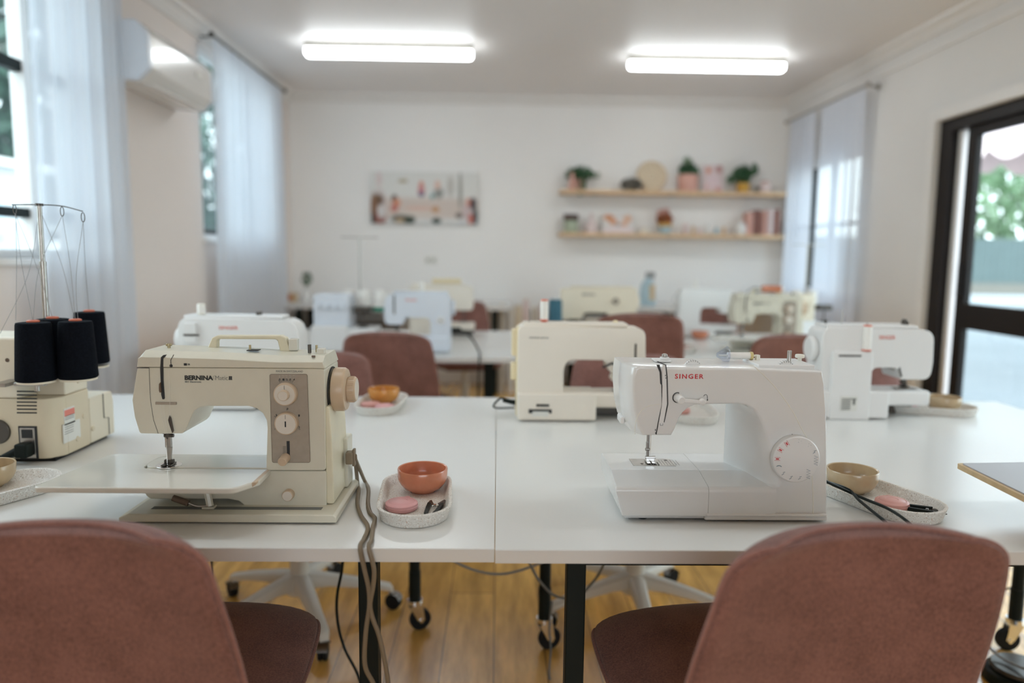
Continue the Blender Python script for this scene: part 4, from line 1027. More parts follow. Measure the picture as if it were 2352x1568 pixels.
MB(GO).add(bedpart(xs_, br+.004)).build('bed', K['sing'], sg, ang=42)
# plinth strips
MB(GO).box((bl+.020, 1.388, TT+.004), (gz(1300, 1450)[0], 1.57, TT+.0125), .003).box((gz(840, 1400)[0], 1.3745, TT+.0135), (gz(1800, 1400)[0], 1.50, TT+.019), .002).build('plinth', K['sing2'], sg)
MB(GO).box((gz(830, 1450)[0], 1.379, TT+.004), (gz(1812, 1440)[0], 1.50, TT+.0135), .003).build('plinth_right', K['sing2'], sg)
for x in (.29, .60):
    for y in (1.405, 1.55 if x < .5 else 1.49): MB(GO).cyl((x, y, TT), (x, y, TT+.0045), .010, seg=16).build('rubber_foot', K['rubber'], sg)
# panel seams
def seam(name, pts, m, r=.0006, Y=GF-.0003, parent=None): return MB(GO).tube([(p[0], Y, p[1]) for p in [tuple(q) for q in spline([Vector(p) for p in pts], 6)]], r, 6).build(name, m, parent or sg, wn=False)
seam('panel_seam', [gz(1225, 212), gz(1300, 280), gz(1400, 385), gz(1480, 490), gz(1550, 600), gz(1600, 700), gz(1640, 770), gz(1685, 840), gz(1705, 910), gz(1690, 1000), gz(1692, 1150), gz(1698, 1360), gz(1660, 1392), gz(1400, 1392)], K['singcream'], .0008)
# dial
dx, dz_ = gz(1540, 940); dx += .0; 
dl = MB(GO).lathe([(.0445, 0), (.0455, .002), (.0450, .015), (.043, .0172), (.032, .0175), (.022, .0165), (.012, .0155), (0, .0153)], (dx, GF-.0002, dz_), 64, (0, -1, 0)).build('stitch_dial', K['sing2'], sg, ang=40)
Yd = GF-.0175
def dmark(a, r=.038): a = R(a); return dx+math.sin(a)*r, dz_+math.cos(a)*r
rm = MB(GO)
for a in (-34, -60, -88):
    x, z = dmark(a, .0375); rot = Matrix.Translation((x, Yd-.0002, z)) @ Matrix.Rotation(R(a+90), 4, 'Y')
    rm.box((-.0055, -.0002, -.0032), (.0055, .0002, -.0026), mtx=rot).box((-.0055, -.0002, .0026), (.0055, .0002, .0032), mtx=rot).box((-.003, -.0002, -.0012), (.003, .0002, .0012), mtx=rot)
rm.build('red_stitch_symbols', K['red'], dl, wn=False)
bmk = MB(GO)
for a, kind in ((-112, 0), (-138, 1), (-165, 1), (168, 1), (140, 2), (92, 2), (65, 1), (38, 3), (5, 3)):
    x, z = dmark(a, .0365)
    if kind == 0: bmk.tube([(x+.005*math.cos(t), Yd-.0002, z+.003*math.sin(t)-.001) for t in [.3+2.4*j/8 for j in range(9)]], .0007, 5)
    elif kind == 1: bmk.tube([(x-.003, Yd-.0002, z-.003), (x+.001, Yd-.0002, z), (x-.001, Yd-.0002, z+.002), (x+.003, Yd-.0002, z+.003)], .00045, 5)
    elif kind == 2: bmk.tube([(x+(-.0035 if j % 2 else .0035), Yd-.0002, z-.009+.0026*j) for j in range(8)], .0004, 5)
    else:
        for j in range(3): bmk.sph((x+.003*math.cos(j*2), Yd, z+.003*math.sin(j*2)), .0005, u=6, v=4)
bmk.build('blue_stitch_symbols', mat('blue_print', (.06, .14, .2), .6, var=.05), dl, wn=False)
MB(GO).sph((gz(1531, 758)[0], GF-.0002, gz(1531, 758)[1]), .0011, u=10, v=6).build('index_dot', K['ink'], sg, wn=False)
# letters
a, c_ = gz(592, 311), gz(823, 275)
lettering('lettering', 'SINGER', K['red'], sg, (a[0], GF-.0004, a[1]), c_[0]-a[0], c_[1]-a[1], GO, .018, spacing=1.25)
# head face plate contour and slots
seam('face_plate_edge', [gz(272, 758), gz(275, 680), gz(300, 600), gz(345, 548), gz(400, 525), gz(470, 515)], K['singcream'], .0005)
MB(GO).tube([(p[0], GF-.0004, p[1]) for p in (gz(452, 175), gz(520, 202), gz(530, 300), gz(535, 515), gz(505, 660))], .0011, 6).build('thread_channel_edge', K['ink'], sg, wn=False)
MB(GO).prism([gz(445, 200), gz(470, 200), gz(486, 260), gz(490, 370), gz(475, 350), gz(470, 260)], GF-.0008, GF+.001).build('take_up_slot', K['ink'], sg, wn=False)
MB(GO).tube([(p[0], GF-.0004, p[1]) for p in (gz(488, 360), gz(491, 515), gz(462, 650), gz(442, 757))], .0010, 6).build('thread_channel_edge', K['ink'], sg, wn=False)
MB(GO).prism([gz(493, 200), gz(514, 202), gz(524, 300), gz(528, 515), gz(497, 690), gz(458, 690), gz(488, 515), gz(492, 380)], GF-.0014, GF+.001, bev=.0004).build('thread_guide_strip', K['sing2'], sg)
ar = MB(GO)
for u, v in ((516, 285), (519, 305), (436, 720), (438, 745)): p = gz(u, v); ar.box((p[0]-.0006, GF-.0018, p[1]-.0014), (p[0]+.0006, GF-.0002, p[1]+.0014))
ar.tube([(p[0], GF-.0016, p[1]) for p in (gz(473, 668), gz(474, 684), gz(494, 684), gz(495, 668))], .0004, 5)
ar.build('thread_path_marks', K['ink'], sg, wn=False)
# reverse lever
p = gz(612, 462); lv = MB(GO).tube([(p[0]+.0087*math.cos(t), GF-.0004, p[1]+.0095*math.sin(t)) for t in [1.2+3.9*j/14 for j in range(15)]], .0009, 6).build('lever_surround', K['ink'], sg, wn=False)
p1, p2 = gz(630, 472), gz(797, 487)
MB(GO).cyl((p[0], GF, p[1]), (p1[0], GF-.020, p1[1]), .0085, .0072, 24, .002).cyl((p2[0], GF-.010, p2[1]+.001), (p2[0], GF-.020, p2[1]), .0062, .0056, 24, .0015).prism([(p1[0], p1[1]-.0035), (p2[0], p2[1]-.003), (p2[0], p2[1]+.003), (p1[0], p1[1]+.004)], GF-.018, GF-.013, bev=.001).build('reverse_lever', K['sing2'], sg)
p = [gz(823, 486), gz(823, 452), gz(830, 440), gz(842, 438), gz(852, 448), gz(853, 482)]
MB(GO).tube([(q[0], GF-.0003, q[1]) for q in p[1:]], .0005, 5).prism([(p[5][0]-.0015, p[5][1]+.001), (p[5][0]+.0015, p[5][1]+.001), (p[5][0], p[5][1]-.002)], GF-.0006, GF).sph((p[0][0], GF, p[0][1]), .0006, u=8, v=6).build('reverse_symbol', K['ink'], sg, wn=False)
# stitch plate, needle, foot
pa, pb = px(1380+300/3.484, 780+1010/3.484, Z=ZGB), px(1380+540/3.484, 780+955/3.484, Z=ZGB)
xA, xB = px(1380+262/3.484, 780+1010/3.484, Z=ZGB).x, px(1380+600/3.484, 780+1010/3.484, Z=ZGB).x
yA, yB = pa.y, pb.y
pt = MB(GO).box((xA, yA, ZGB-.002), (xB, yB, ZGB+.0009), .0005).build('stitch_plate', K['steel'], sg)
ln = MB(GO)
for k in range(7): x = xA+.060+k*.006; ln.box((x, yA+.006, ZGB+.0009), (x+.0006, yB-.010, ZGB+.0012))
for k in range(4): x = xA+.036+k*.0055; ln.box((x, yA+.004, ZGB+.0009), (x+.002, yA+.024, ZGB+.0022))
ln.cyl((xA+.020, yA+.014, ZGB+.0009), (xA+.020, yA+.014, ZGB+.0014), .003, seg=14).cyl((xB-.012, yB-.012, ZGB+.0009), (xB-.012, yB-.012, ZGB+.0014), .003, seg=14)
ln.build('plate_marks', K['darksteel'], pt, wn=False)
nx = px(1380+392/3.484, 780+970/3.484, Y=(yA+yB)/2).x; ny = (yA+yB)/2-.002; hz = gz(400, 765)[1]
MB(GO).cyl((nx, ny, hz+.01), (nx, ny, hz-.012), .0040, seg=16).box((nx-.006, ny-.004, hz-.010), (nx+.008, ny+.004, hz-.002), .001).cyl((nx+.008, ny, hz-.006), (nx+.018, ny, hz-.007), .0022, seg=12).cyl((nx+.017, ny-.002, hz-.0075), (nx+.023, ny-.002, hz-.0075), .0048, seg=18, bev=.001).build('needle_clamp', K['steel'], sg)
MB(GO).cyl((nx, ny, hz-.012), (nx, ny, hz-.030), .0016, seg=10).cyl((nx, ny, hz-.030), (nx, ny, ZGB+.006), .0007, seg=8).build('needle', K['chrome'], sg)
MB(GO).box((nx-.007, ny+.004, ZGB+.012), (nx-.001, ny+.010, hz+.005), .001).cyl((nx-.010, ny+.004, ZGB+.028), (nx-.001, ny+.004, ZGB+.028), .003, seg=12).box((nx-.009, ny-.002, ZGB+.030), (nx-.004, ny+.006, ZGB+.044), .001).build('presser_bar', K['steel'], sg)
MB(GO).box((nx-.009, ny-.016, ZGB+.0024), (nx-.0015, ny+.014, ZGB+.0045), .0008).box((nx+.0015, ny-.016, ZGB+.0024), (nx+.009, ny+.014, ZGB+.0045), .0008).box((nx-.009, ny-.004, ZGB+.0045), (nx+.009, ny+.006, ZGB+.012), .001).cyl((nx-.011, ny, ZGB+.012), (nx+.011, ny, ZGB+.012), .003, seg=12).build('presser_foot', K['chrome'], sg)
# top fittings
ZS = F_[-2][1]-.001
gx = lambda u, v, Y: px(1380+u/3.484, 780+v/3.484, Y=Y).x
x = gx(505, 130, 1.44); MB(GO).box((x-.020, 1.425, ZS), (x+.012, 1.462, ZS+.003), .001).cyl((x+.002, 1.443, ZS+.003), (x+.002, 1.443, ZS+.008), .009, seg=20, bev=.001).build('bobbin_tension_base', K['sing2'], sg)
MB(GO).cyl((x+.002, 1.443, ZS+.008), (x+.002, 1.443, ZS+.0135), .0055, seg=20, bev=.001).box((x-.001, 1.441, ZS+.0135), (x+.005, 1.445, ZS+.0145)).build('tension_screw', K['steel'], sg)
for u, lab in ((718, 'tension_dial'), (1455, 'length_dial')):
    x = gx(u, 175, 1.42); d = MB(GO).cyl((x, 1.402, ZS-.010), (x, 1.410, ZS-.010), .0175, seg=40, bev=.001).build(lab, K['sing2'], sg)
    mm = MB(GO)
    for k in range(-3, 4): a = R(90+k*15); mm.box((x+math.cos(a)*.0172, 1.4015, ZS-.010+math.sin(a)*.0150), (x+math.cos(a)*.0172+.0008, 1.4105, ZS-.010+math.sin(a)*.0179))
    mm.build('dial_numbers', K['grayink'], d, wn=False)
x = gx(1508, 130, 1.45); MB(GO).cyl((x, 1.45, ZS-.002), (x, 1.45, ZS+.022), .0042, seg=18, bev=.0006).build('winder_spindle', K['steel'], sg)
x = gx(1592, 135, 1.46); MB(GO).cyl((x, 1.46, ZS-.003), (x, 1.46, ZS+.007), .004, seg=14).cyl((x, 1.46, ZS+.006), (x, 1.46, ZS+.0135), .0092, seg=24, bev=.0025).build('winder_stop', K['singcream'], sg)
MB(GO).box((gx(1240, 200, 1.41), 1.395, ZS-.008), (gx(1690, 200, 1.41), 1.49, ZS+.001), .002).build('top_deck', K['sing2'], sg)
# spool holder with horizontal spool
x0s, x1s = gx(990, 130, 1.465), gx(1215, 130, 1.465)
MB(GO).cyl((x0s-.012, 1.465, ZS+.009), (x1s+.010, 1.465, ZS+.009), .0022, seg=10).box((x1s+.006, 1.460, ZS-.003), (x1s+.014, 1.470, ZS+.011), .001).build('spool_pin', K['singcream'], sg)
MB(GO).lathe([(0, 0), (.004, 0), (.016, .018), (.018, .021), (.016, .023), (.004, .023), (0, .023)], (x0s-.016, 1.465, ZS+.010), 28, (1, 0, 0)).build('spool_cap', K['clear'], sg, wn=False)
sp = thing('thread_spool', 'horizontal white thread spool with gold end, on top of the glossy white machine', 'thread spool', ((x0s+x1s)/2, 1.465, ZS+.009))
so = tuple(sp.location); MB(so).cyl((x0s+.006, 1.465, ZS+.009), (x1s-.006, 1.465, ZS+.009), .0068, seg=24).build('thread_winding', K['thw'], sp)
MB(so).cyl((x1s-.006, 1.465, ZS+.009), (x1s, 1.465, ZS+.009), .008, seg=24, bev=.001).build('spool_flange', mat('gold_plastic', (.62, .50, .22), .4, var=.05), sp)
# hand wheel on the right
MB(GO).lathe([(0, 0), (.034, 0), (.037, .003), (.037, .008), (.033, .012), (0, .013)], (gz(1800, 500)[0]-.001, 1.46, gz(1800, 480)[1]), 40, (1, 0, 0)).build('hand_wheel', K['sing2'], sg)
MB(GO).box((gz(196, 690)[0]-.003, 1.42, gz(210, 712)[1]), (gz(222, 690)[0], 1.46, gz(210, 655)[1]), .003).build('thread_cutter', K['sing2'], sg)
sing_plug = Vector((gz(1812, 1190)[0], 1.43, gz(1812, 1175)[1]))

# ================================================================== OVERLOCKER (front left edge)
OO = (-1.22, 1.90, TT)
ov = thing('overlocker', 'beige overlocker at the left edge, with tall thread stand and black plug', 'overlocker', OO)
YO = 1.765
def oz(u, v, Y=YO): p = px(u/2.0633, 440+v/2.0633, Y=Y); return (p.x, p.z)
xr = oz(240, 1100)[0]; ztop = oz(60, 690)[1]
out = rnd([(-1.42, YO, .0), (xr-.01, YO, .03), (xr+.013, YO+.035, .02), (xr+.013, YO+.15, .01), (-1.42, YO+.15, 0)], .02, 5)
MB(OO).prism(out, TT+.008, TT+.155, 'z', .003).build('rear_housing', K['over2'], ov)
out2 = rnd([(-1.42, YO, 0), (oz(80, 760)[0], YO, .012), (oz(80, 760)[0]+.012, YO+.05, .01), (oz(80, 760)[0]+.012, YO+.15, .01), (-1.42, YO+.15, 0)], .02, 4)
MB(OO).prism(out2, TT+.155, ztop, 'z', .008).build('upper_housing', K['over'], ov)
MB(OO).prism([(YO+.05, TT+.155), (YO+.05, TT+.205), (YO+.08, TT+.215), (YO+.15, TT+.215), (YO+.15, TT+.155)], xr-.10, xr+.010, 'x', .004).build('looper_tower', K['over'], ov)
lo = rnd([(YO+.15, TT+.008), (YO+.15, TT+.128, 0), (YO+.262, TT+.128, .01), (YO+.27, TT+.10, .01), (YO+.27, TT+.008)], .006, 4)
MB(OO).prism(lo, -1.40, xr+.012, 'x', .004).build('front_housing', K['over'], ov)
MB(OO).box((-1.40, YO+.01, TT), (xr, YO+.25, TT+.009)).build('rubber_feet', K['rubber'], ov)
sl = MB(OO)
for k in range(7): a = oz(80, 943+k*16.8); c = oz(175, 949+k*16.8); sl.box((a[0], YO-.0008, c[1]-.0006), (c[0], YO+.001, a[1]), .0003)
sl.build('vent_slots', K['ink'], ov, wn=False)
a, c = oz(88, 1110), oz(185, 1268)
sk = MB(OO).box((a[0], YO-.003, c[1]), (c[0], YO+.001, a[1]), .001).build('socket_frame', K['ink'], ov)
MB(OO).box((a[0]+.004, YO-.0045, c[1]+.004), (c[0]-.004, YO-.002, a[1]-.004), .0005).build('socket_plate', K['steel'], sk)
a2, c2 = oz(108, 1125), oz(160, 1165); MB(OO).box((a2[0], YO-.007, c2[1]), (c2[0], YO-.004, a2[1]), .001).build('power_switch', K['ink'], sk)
p = oz(35, 798); MB(OO).cyl((p[0], YO-.001, p[1]), (p[0], YO+.001, p[1]), .0048, seg=20).build('screw_hole', K['brown'], ov)
p = oz(-8, 1136); MB(OO).cyl((p[0], YO-.006, p[1]), (p[0], YO+.001, p[1]), .030, seg=36, bev=.002).build('rear_knob', K['darksteel'], ov)
# side labels and buttons
xs2 = xr+.0132
def oside(u, v): p = px(u/2.0633, 440+v/2.0633, X=xs2+.0005); return (p.y, p.z)
for (u0, v0, u1, v1, m, nm) in ((303, 1030, 357, 1090, 'paper', 'warning_label'), (305, 1038, 354, 1050, 'palered', 'red_label_strip'), (300, 1105, 384, 1160, 'paper', 'rating_label')):
    a, c = oside(u0, v0), oside(u1, v1); k = .0003 if nm != 'red_label_strip' else .0006
    MB(OO).box((xs2-.002, a[0], min(a[1], c[1])), (xs2+k, c[0], max(a[1], c[1]))).build(nm, K[m], ov, wn=False)
tl = MB(OO)
for v in (1066, 1074, 1082, 1118, 1128, 1140, 1150):
    a, c = oside(308, v), oside(350 if v > 1100 else 352, v); tl.box((xs2, a[0], a[1]-.0006), (xs2+.0006, c[0], a[1]+.0006))
tl.build('label_text_lines', K['grayink'], ov, wn=False)
for u, v in ((398, 1062), (442, 1122), (368, 1170)):
    p = oside(u, v); MB(OO).cyl((xs2-.003, p[0], p[1]), (xs2+.002, p[0], p[1]), .0068, seg=20, bev=.001).build('side_screw_cap', K['over2'], ov)
MB(OO).tube([(xs2, YO+.215, TT+.128), (xs2, YO+.215, TT+.062), (xs2, YO+.238, TT+.058), (xs2, YO+.238, TT+.012)], .0009, 6).build('door_seam', K['ink'], ov, wn=False)
MB(OO).tube([(xs2, YO+.045, TT+.15), (xs2, YO+.045, TT+.010)], .0005, 5).build('side_seam', K['over2'], ov, wn=False)
# thread stand
ZS2 = .942
cpos = [px(84, 868, Z=ZS2), px(128, 853, Z=ZS2), px(180, 862, Z=ZS2), px(211, 832, Z=ZS2+.002)]
cen = sum(cpos, Vector())/4
pole_b = px(106, 850, Y=cpos[1].y+.02)
py = pole_b.y
arm = MB(OO).box((cpos[0].x-.05, cpos[0].y-.006, ZS2-.018), (cpos[3].x+.02, cpos[0].y+.012, ZS2-.010), .002)
arm.box((cpos[1].x-.05, cpos[1].y-.01, ZS2-.018), (cpos[3].x+.02, cpos[1].y+.01, ZS2-.010), .002)
arm.box((cpos[0].x-.02, cpos[0].y, ZS2-.017), (cpos[0].x, cpos[3].y, ZS2-.011)).box((-1.16, cpos[0].y, ZS2-.022), (-1.13, YO+.06, ZS2-.014)).cyl((cpos[0].x, cpos[0].y, ZS2-.030), (cpos[0].x, cpos[0].y, ZS2-.01), .006, seg=16)
arm.build('cone_bracket', K['steel'], ov)
top = px(90, 470, Y=py)
pp = MB(OO).cyl((top.x, py, ZS2-.02), (top.x, py, top.z-.14), .0072, seg=20).cyl((top.x, py, top.z-.14), (top.x, py, top.z), .0055, seg=20).cyl((top.x, py, top.z-.145), (top.x, py, top.z-.135), .0080, seg=20).build('telescopic_pole', K['steel'], ov)
hooks = [px(33, 470, Y=py), px(70, 471, Y=py+.0), px(142, 475, Y=py), px(190, 488, Y=py-.02)]
w = MB(OO).tube(spline([hooks[0]+Vector((-.004, 0, .0)), hooks[0], Vector((top.x, py, top.z)), hooks[2]+Vector((0, 0, .002)), hooks[3]+Vector((0, 0, .003))], 6), .0013, 8).cyl((top.x, py, top.z-.003), (top.x, py, top.z+.003), .009, seg=20)
w.build('thread_guide_bar', K['darksteel'], ov)
for i, h in enumerate((hooks[0], hooks[2], hooks[3])):
    MB(OO).tube([h+Vector((.0042*math.cos(t), 0, -.011+.011*math.sin(t))) for t in [2*PI*k/16 for k in range(16)]], .0010, 6, True).build('thread_guide_loop', K['darksteel'], ov)
for i, p in enumerate(cpos):
    MB(OO).cyl((p.x, p.y, ZS2-.010), (p.x, p.y, ZS2-.005), .040, seg=32, bev=.001).cyl((p.x, p.y, ZS2-.018), (p.x, p.y, ZS2-.009), .004, seg=12).build('cone_plate', K['over'], ov)
# cones
clabel = ['black thread cone nearest the camera on the overlocker thread stand', 'black thread cone second from the left, half hidden behind the nearest one', 'black thread cone third from the left on the overlocker stand', 'black thread cone furthest right on the overlocker stand, slightly raised']
for i, p in enumerate(cpos):
    if i == 0:
        cn = thing('thread_cone', clabel[0], 'thread cone', (p.x, p.y, ZS2-.005), 0, 'black thread cones on the overlocker')
        MB().lathe([(0, .0), (.040, .0), (.0425, .003), (.0425, .009), (.036, .128), (.0345, .133), (.020, .1345), (.012, .1345), (0, .1345)], seg=40).build('thread_winding', K['thread'], cn, ang=50, wn=False)
        MB().lathe([(0, .1345), (.0135, .1345), (.0135, .1375), (.010, .139), (.006, .139), (.005, .134), (0, .134)], seg=28).build('cone_core', mat('orange_red_core', (.55, .13, .06), .5, var=.1), cn, wn=False)
    else:
        c2 = copy_tree(cn, (p.x, p.y, ZS2-.005+(.006 if i == 3 else 0)), R(40*i), clabel[i])
# threads rising from the cones to the guides
hk = [hooks[0]-Vector((0, 0, .02)), hooks[2]-Vector((0, 0, .02)), hooks[3]-Vector((0, 0, .02))]
def strand(a, b_, sag, label):
    m_ = (a+b_)/2+Vector((sag, 0, 0))
    so_ = MB(a).tube(spline([a, m_, b_], 8), .0005, 5).build('thread_strand', K['grey'], wn=False); so_.location = a; tag(so_, label, 'thread', 'threads rising to the overlocker guide bar')
tops = [Vector((p.x, p.y, ZS2+.131)) for p in cpos]
tails = [px(165, 730, Y=py), px(36, 735, Y=YO-.01), px(0, 766, Y=YO-.02), px(75, 745, Y=YO-.01)]
strand(tops[0], hk[0], -.004, 'fine thread from the nearest black cone up to the left wire loop')
strand(tops[1], hk[0], .006, 'fine thread from the half hidden black cone to the left wire loop')
strand(tops[2], hk[1], .004, 'fine thread from the third black cone up to the middle wire loop')
strand(tops[3], hk[2], -.002, 'fine thread from the furthest right cone up to the right wire loop')
strand(tails[0]+Vector((.0, .01, 0)), Vector((top.x+.004, py, top.z-.02)), .01, 'fine thread hanging beside the steel pole, right side')
strand(tails[1], hk[0]+Vector((.002, 0, 0)), .002, 'fine thread dropping straight down from the left wire loop')
strand(tails[3], hk[1], -.02, 'fine slanting thread from the middle wire loop to the machine')
strand(tails[2], Vector((top.x-.004, py, top.z-.03)), .02, 'fine slack thread curving down to the left photo edge')
strand(tails[3]+Vector((.09, .03, -.03)), hk[2], -.012, 'fine slanting thread from the right wire loop down behind the cones')
# plug and lead
pa = oz(150, 1215); pb = oz(45, 1245)
pg = thing('power_lead', 'black plug and twin lead pushed into the overlocker socket', 'cable', (pa[0], YO-.02, pa[1]))
po = tuple(pg.location)
MB(po).box((pa[0]-.022, YO-.034, pa[1]-.017), (pa[0]+.008, YO-.0045, pa[1]+.017), .005).tube([(pa[0]-.018, YO-.02, pa[1]-.002), (pb[0], YO-.024, pb[1])], .012, 12, rf=lambda s: 1-.45*s).build('plug', K['black'], pg)
for dz3 in (-.0028, .0028): MB(po).tube(spline([(pb[0]+.004, YO-.024, pb[1]+dz3), (pb[0]-.06, YO-.028, pb[1]-.004+dz3), (pb[0]-.14, YO-.02, pb[1]-.01+dz3), (pb[0]-.2, YO, TT+.004), (pb[0]-.25, YO+.05, TT+.004)], 6), .0024, 8).build('lead', K['black'], pg, wn=False)

# ================================================================== OTHER SEWING MACHINES
def machine(name, label, x, y, w, h, d, head, body, side, style='round', accent=None, txt=None, txtm=None, back=False, pillar=.40, arm=.38, bedh=.26, z=TT, rz=0, round_=.03, wheel=True, extras=()):
    """C-shaped domestic machine; head 'L' or 'R'; (x, y) is the centre of its foot, near face towards the camera"""
    t = thing(name, label, 'sewing machine', (x, y, z), rz)
    s = 1 if head == 'R' else -1
    W = w/2; xp = -s*W                    # pillar side outer x
    def X(a): return xp+s*a*w            # a: 0 at pillar side .. 1 at head side
    f = -d/2; k = d/2
    ya, yb = f+.01, k-.015
    H = h
    up = [(X(0), .012), (X(0), H-.004), (X(.99), H-.010), (X(1.0), H*.62), (X(.985), H*(1-arm)-.038), (X(.72), H*(1-arm)-.038), (X(.69), H*(1-arm)), (X(pillar+.03), H*(1-arm)), (X(pillar), H*(1-arm)-.03), (X(pillar), .012)]
    rr = [.012, round_, round_*1.3, .06, round_, .012, .02, .03, .004, .004]
    pts = rnd([(p[0], p[1], r_) for p, r_ in zip(up, rr)], .01, 5)
    MB().prism(pts, ya, yb, bev=.008, ang=R(30)).build('arm_housing', body, t)
    bedx = sorted((X(.0)+s*.002, X(1.02)))
    if back:
        MB().box((min(X(0), X(.62)), f, .004), (max(X(0), X(.62)), k-.003, H*bedh), .008).build('base_housing', body, t)
        MB().box((min(X(.6), X(1.02)), f+.02, H*bedh*.45), (max(X(.6), X(1.02)), k-.006, H*bedh*.98), .010).build('free_arm', body, t)
        MB().box((min(X(.62), X(1.0)), k-.03, .0), (max(X(.62), X(1.0)), k-.006, H*bedh*.45), .003).build('front_foot', K['darksteel'], t)
    else:
        MB().box((bedx[0], f-.0, .004), (bedx[1], k, H*bedh), .010).build('bed', body, t)
    fx = X(.84)
    MB().cyl((fx, -.0, H*(1-arm)-.036), (fx, 0, H*(1-arm)-.060), .0045, seg=12).cyl((fx+.006, .004, H*(1-arm)-.036), (fx+.006, .004, H*bedh+.012), .0035, seg=10).box((fx-.012, -.004, H*(1-arm)-.058), (fx+.008, .006, H*(1-arm)-.050), .001).build('needle_bar', K['darksteel'], t)
    MB().box((fx-.010, -.016, H*bedh+.003), (fx+.012, .014, H*bedh+.009), .002).box((fx-.006, -.004, H*bedh+.009), (fx+.010, .006, H*bedh+.02), .002).build('presser_foot', K['darksteel'], t)
    MB().box((fx-.03, -.02, H*bedh-.001), (fx+.035, .022, H*bedh+.0012)).build('stitch_plate', K['steel'], t)
    if wheel:
        MB().lathe([(0, 0), (.036, 0), (.040, .004), (.040, .016), (.034, .021), (0, .022)], (X(0)-s*.001, 0, H*.74), 36, (-s, 0, 0)).build('hand_wheel', side, t)
    if txt:
        (a0, a1, v0, v1) = extras[0]
        xa, xb_ = sorted((X(a0), X(a1))); lettering('lettering', txt, txtm, t, (xa, ya-.0006, H*v0), xb_-xa, H*(v1-v0), (0, 0, 0), .012)
    if style == 'round': MB().box((min(X(.04), X(.86)), ya+.010, H-.008), (max(X(.04), X(.86)), yb-.010, H+.003), .004).build('top_cover', body, t)
    return t, X, ya, yb
def spool(x, y, z, label, m, core=None, h=.052, r=.0105, group=None):
    t = thing('thread_spool', label, 'thread spool', (x, y, z), 0, group)
    MB().cyl((0, 0, .004), (0, 0, h-.004), r, seg=24, bev=.001).build('thread_winding', m, t)
    core = core or K['singcream']
    for a in (0, h-.004): MB().cyl((0, 0, a), (0, 0, a+.004), r*1.06, r*.75 if a else r*1.06, seg=24, bev=.0005).build('spool_flange', core, t)
    return t
redcore = mat('red_orange_spool_core', (.68, .14, .07), .5, var=.05)
def pin(t, x, y, z, h, m=None, r=.0016): MB().cyl((x, y, z), (x, y, z+h), r, seg=8).build('spool_pin', m or K['steel'], t)

# cream machine, back to camera, centre
q0 = px(1190, 970, Z=TT); q1 = px(1367, 970, Z=TT)
t, X, ya, yb = machine('sewing_machine', 'cream sewing machine seen from behind, centre of the near table, with red tipped spool', .262, 2.305, .395, .302, .13, 'R', K['husq'], K['husq2'], back=True, pillar=.36, arm=.36, bedh=.30, round_=.022, txt='HUSQVARNA', txtm=K['grayink'], extras=((.09, .24, .853, .872),), wheel=False)
MB().box((X(0)-.004, -.04, .012), (X(0)+.010, .045, .29), .004).build('side_cover', K['husq2'], t)
MB().box((X(0)-.018, -.03, .20), (X(0)-.003, .03, .282), .004).box((X(0)-.020, -.03, .125), (X(0)-.003, .03, .175), .004).build('hand_wheel', K['husq2'], t)
MB().box((X(.10), -.067, .034), (X(.26), -.064, .040)).box((X(.15), -.067, .049), (X(.25), -.064, .056)).box((X(.09), -.0675, .028), (X(.12), -.064, .040)).box((X(.25), -.0675, .028), (X(.27), -.064, .040)).build('rating_plate_marks', K['ink'], t, wn=False)
MB().box((X(.115), -.0668, .018), (X(.245), -.064, .0335), .001).build('rating_plate', K['paper'], t)
pin(t, X(.09), 0, .30, .045); pin(t, X(.21), 0, .30, .055)
MB().cyl((X(.21), 0, .302), (X(.21), 0, .309), .017, .004, seg=24).build('spool_felt', redcore, t)
MB().cyl((X(.78), .01, .302), (X(.78), .01, .311), .012, .006, seg=20).build('tension_knob', K['husq2'], t)
MB().tube([(X(.78), -.045, .165), (X(.74), -.058, .185), (X(.66), -.060, .172)], .0035, 8).build('presser_lifter', K['ink'], t)
MB().box((X(.91), -.0565, .15), (X(.925), -.054, .245)).build('face_plate_slot', K['darksteel'], t, wn=False)
MB().prism([(X(.74), .13), (X(.82), .10), (X(.86), .14), (X(.80), .19)], -.035, .02, bev=.004).build('lamp_housing', K['husq'], t)
spool(t.location.x+X(.21), t.location.y, TT+.309, 'tall white thread spool with red ends, on the cream machine at the centre', K['thw'], redcore, .066, .0125)
husq_plug = Vector((.262+X(0)-.004, 2.29, TT+.05))
# white machine, back to camera, by the door
t, X, ya, yb = machine('sewing_machine', 'white sewing machine seen from behind, on the table by the glass door', 1.215, 2.375, .36, .30, .14, 'R', K['sing2'], K['sing2'], back=True, pillar=.44, arm=.44, bedh=.31, round_=.03, txt='SINGER', txtm=K['palered'], extras=((.50, .645, .865, .905),))
MB().box((X(.10), -.062, .05), (X(.40), -.058, .235), .004).box((X(.08), -.075, .0), (X(.44), -.055, .222), .006).build('back_panel', K['sing2'], t)
MB().box((X(.17), -.0765, .030), (X(.32), -.0745, .078)).build('rating_plate', K['paper'], t, wn=False)
lm_ = MB()
for k in range(6): lm_.box((X(.18), -.0775, .035+k*.0065), (X(.26 if k < 5 else .31), -.0763, .038+k*.0065))
lm_.box((X(.28), -.0775, .05), (X(.30), -.0763, .07)).build('rating_text_lines', K['grayink'], t, wn=False)
MB().box((X(.13), -.0765, .205), (X(.33), -.074, .210)).build('spool_tray_slot', K['darksteel'], t, wn=False)
MB().cyl((X(.86), -.058, .205), (X(.86), -.054, .205), .005, seg=16).build('face_screw', K['darksteel'], t)
MB().tube([(X(.73), -.045, .185), (X(.70), -.060, .165), (X(.72), -.062, .14)], .0035, 8).build('presser_lifter', K['darksteel'], t)
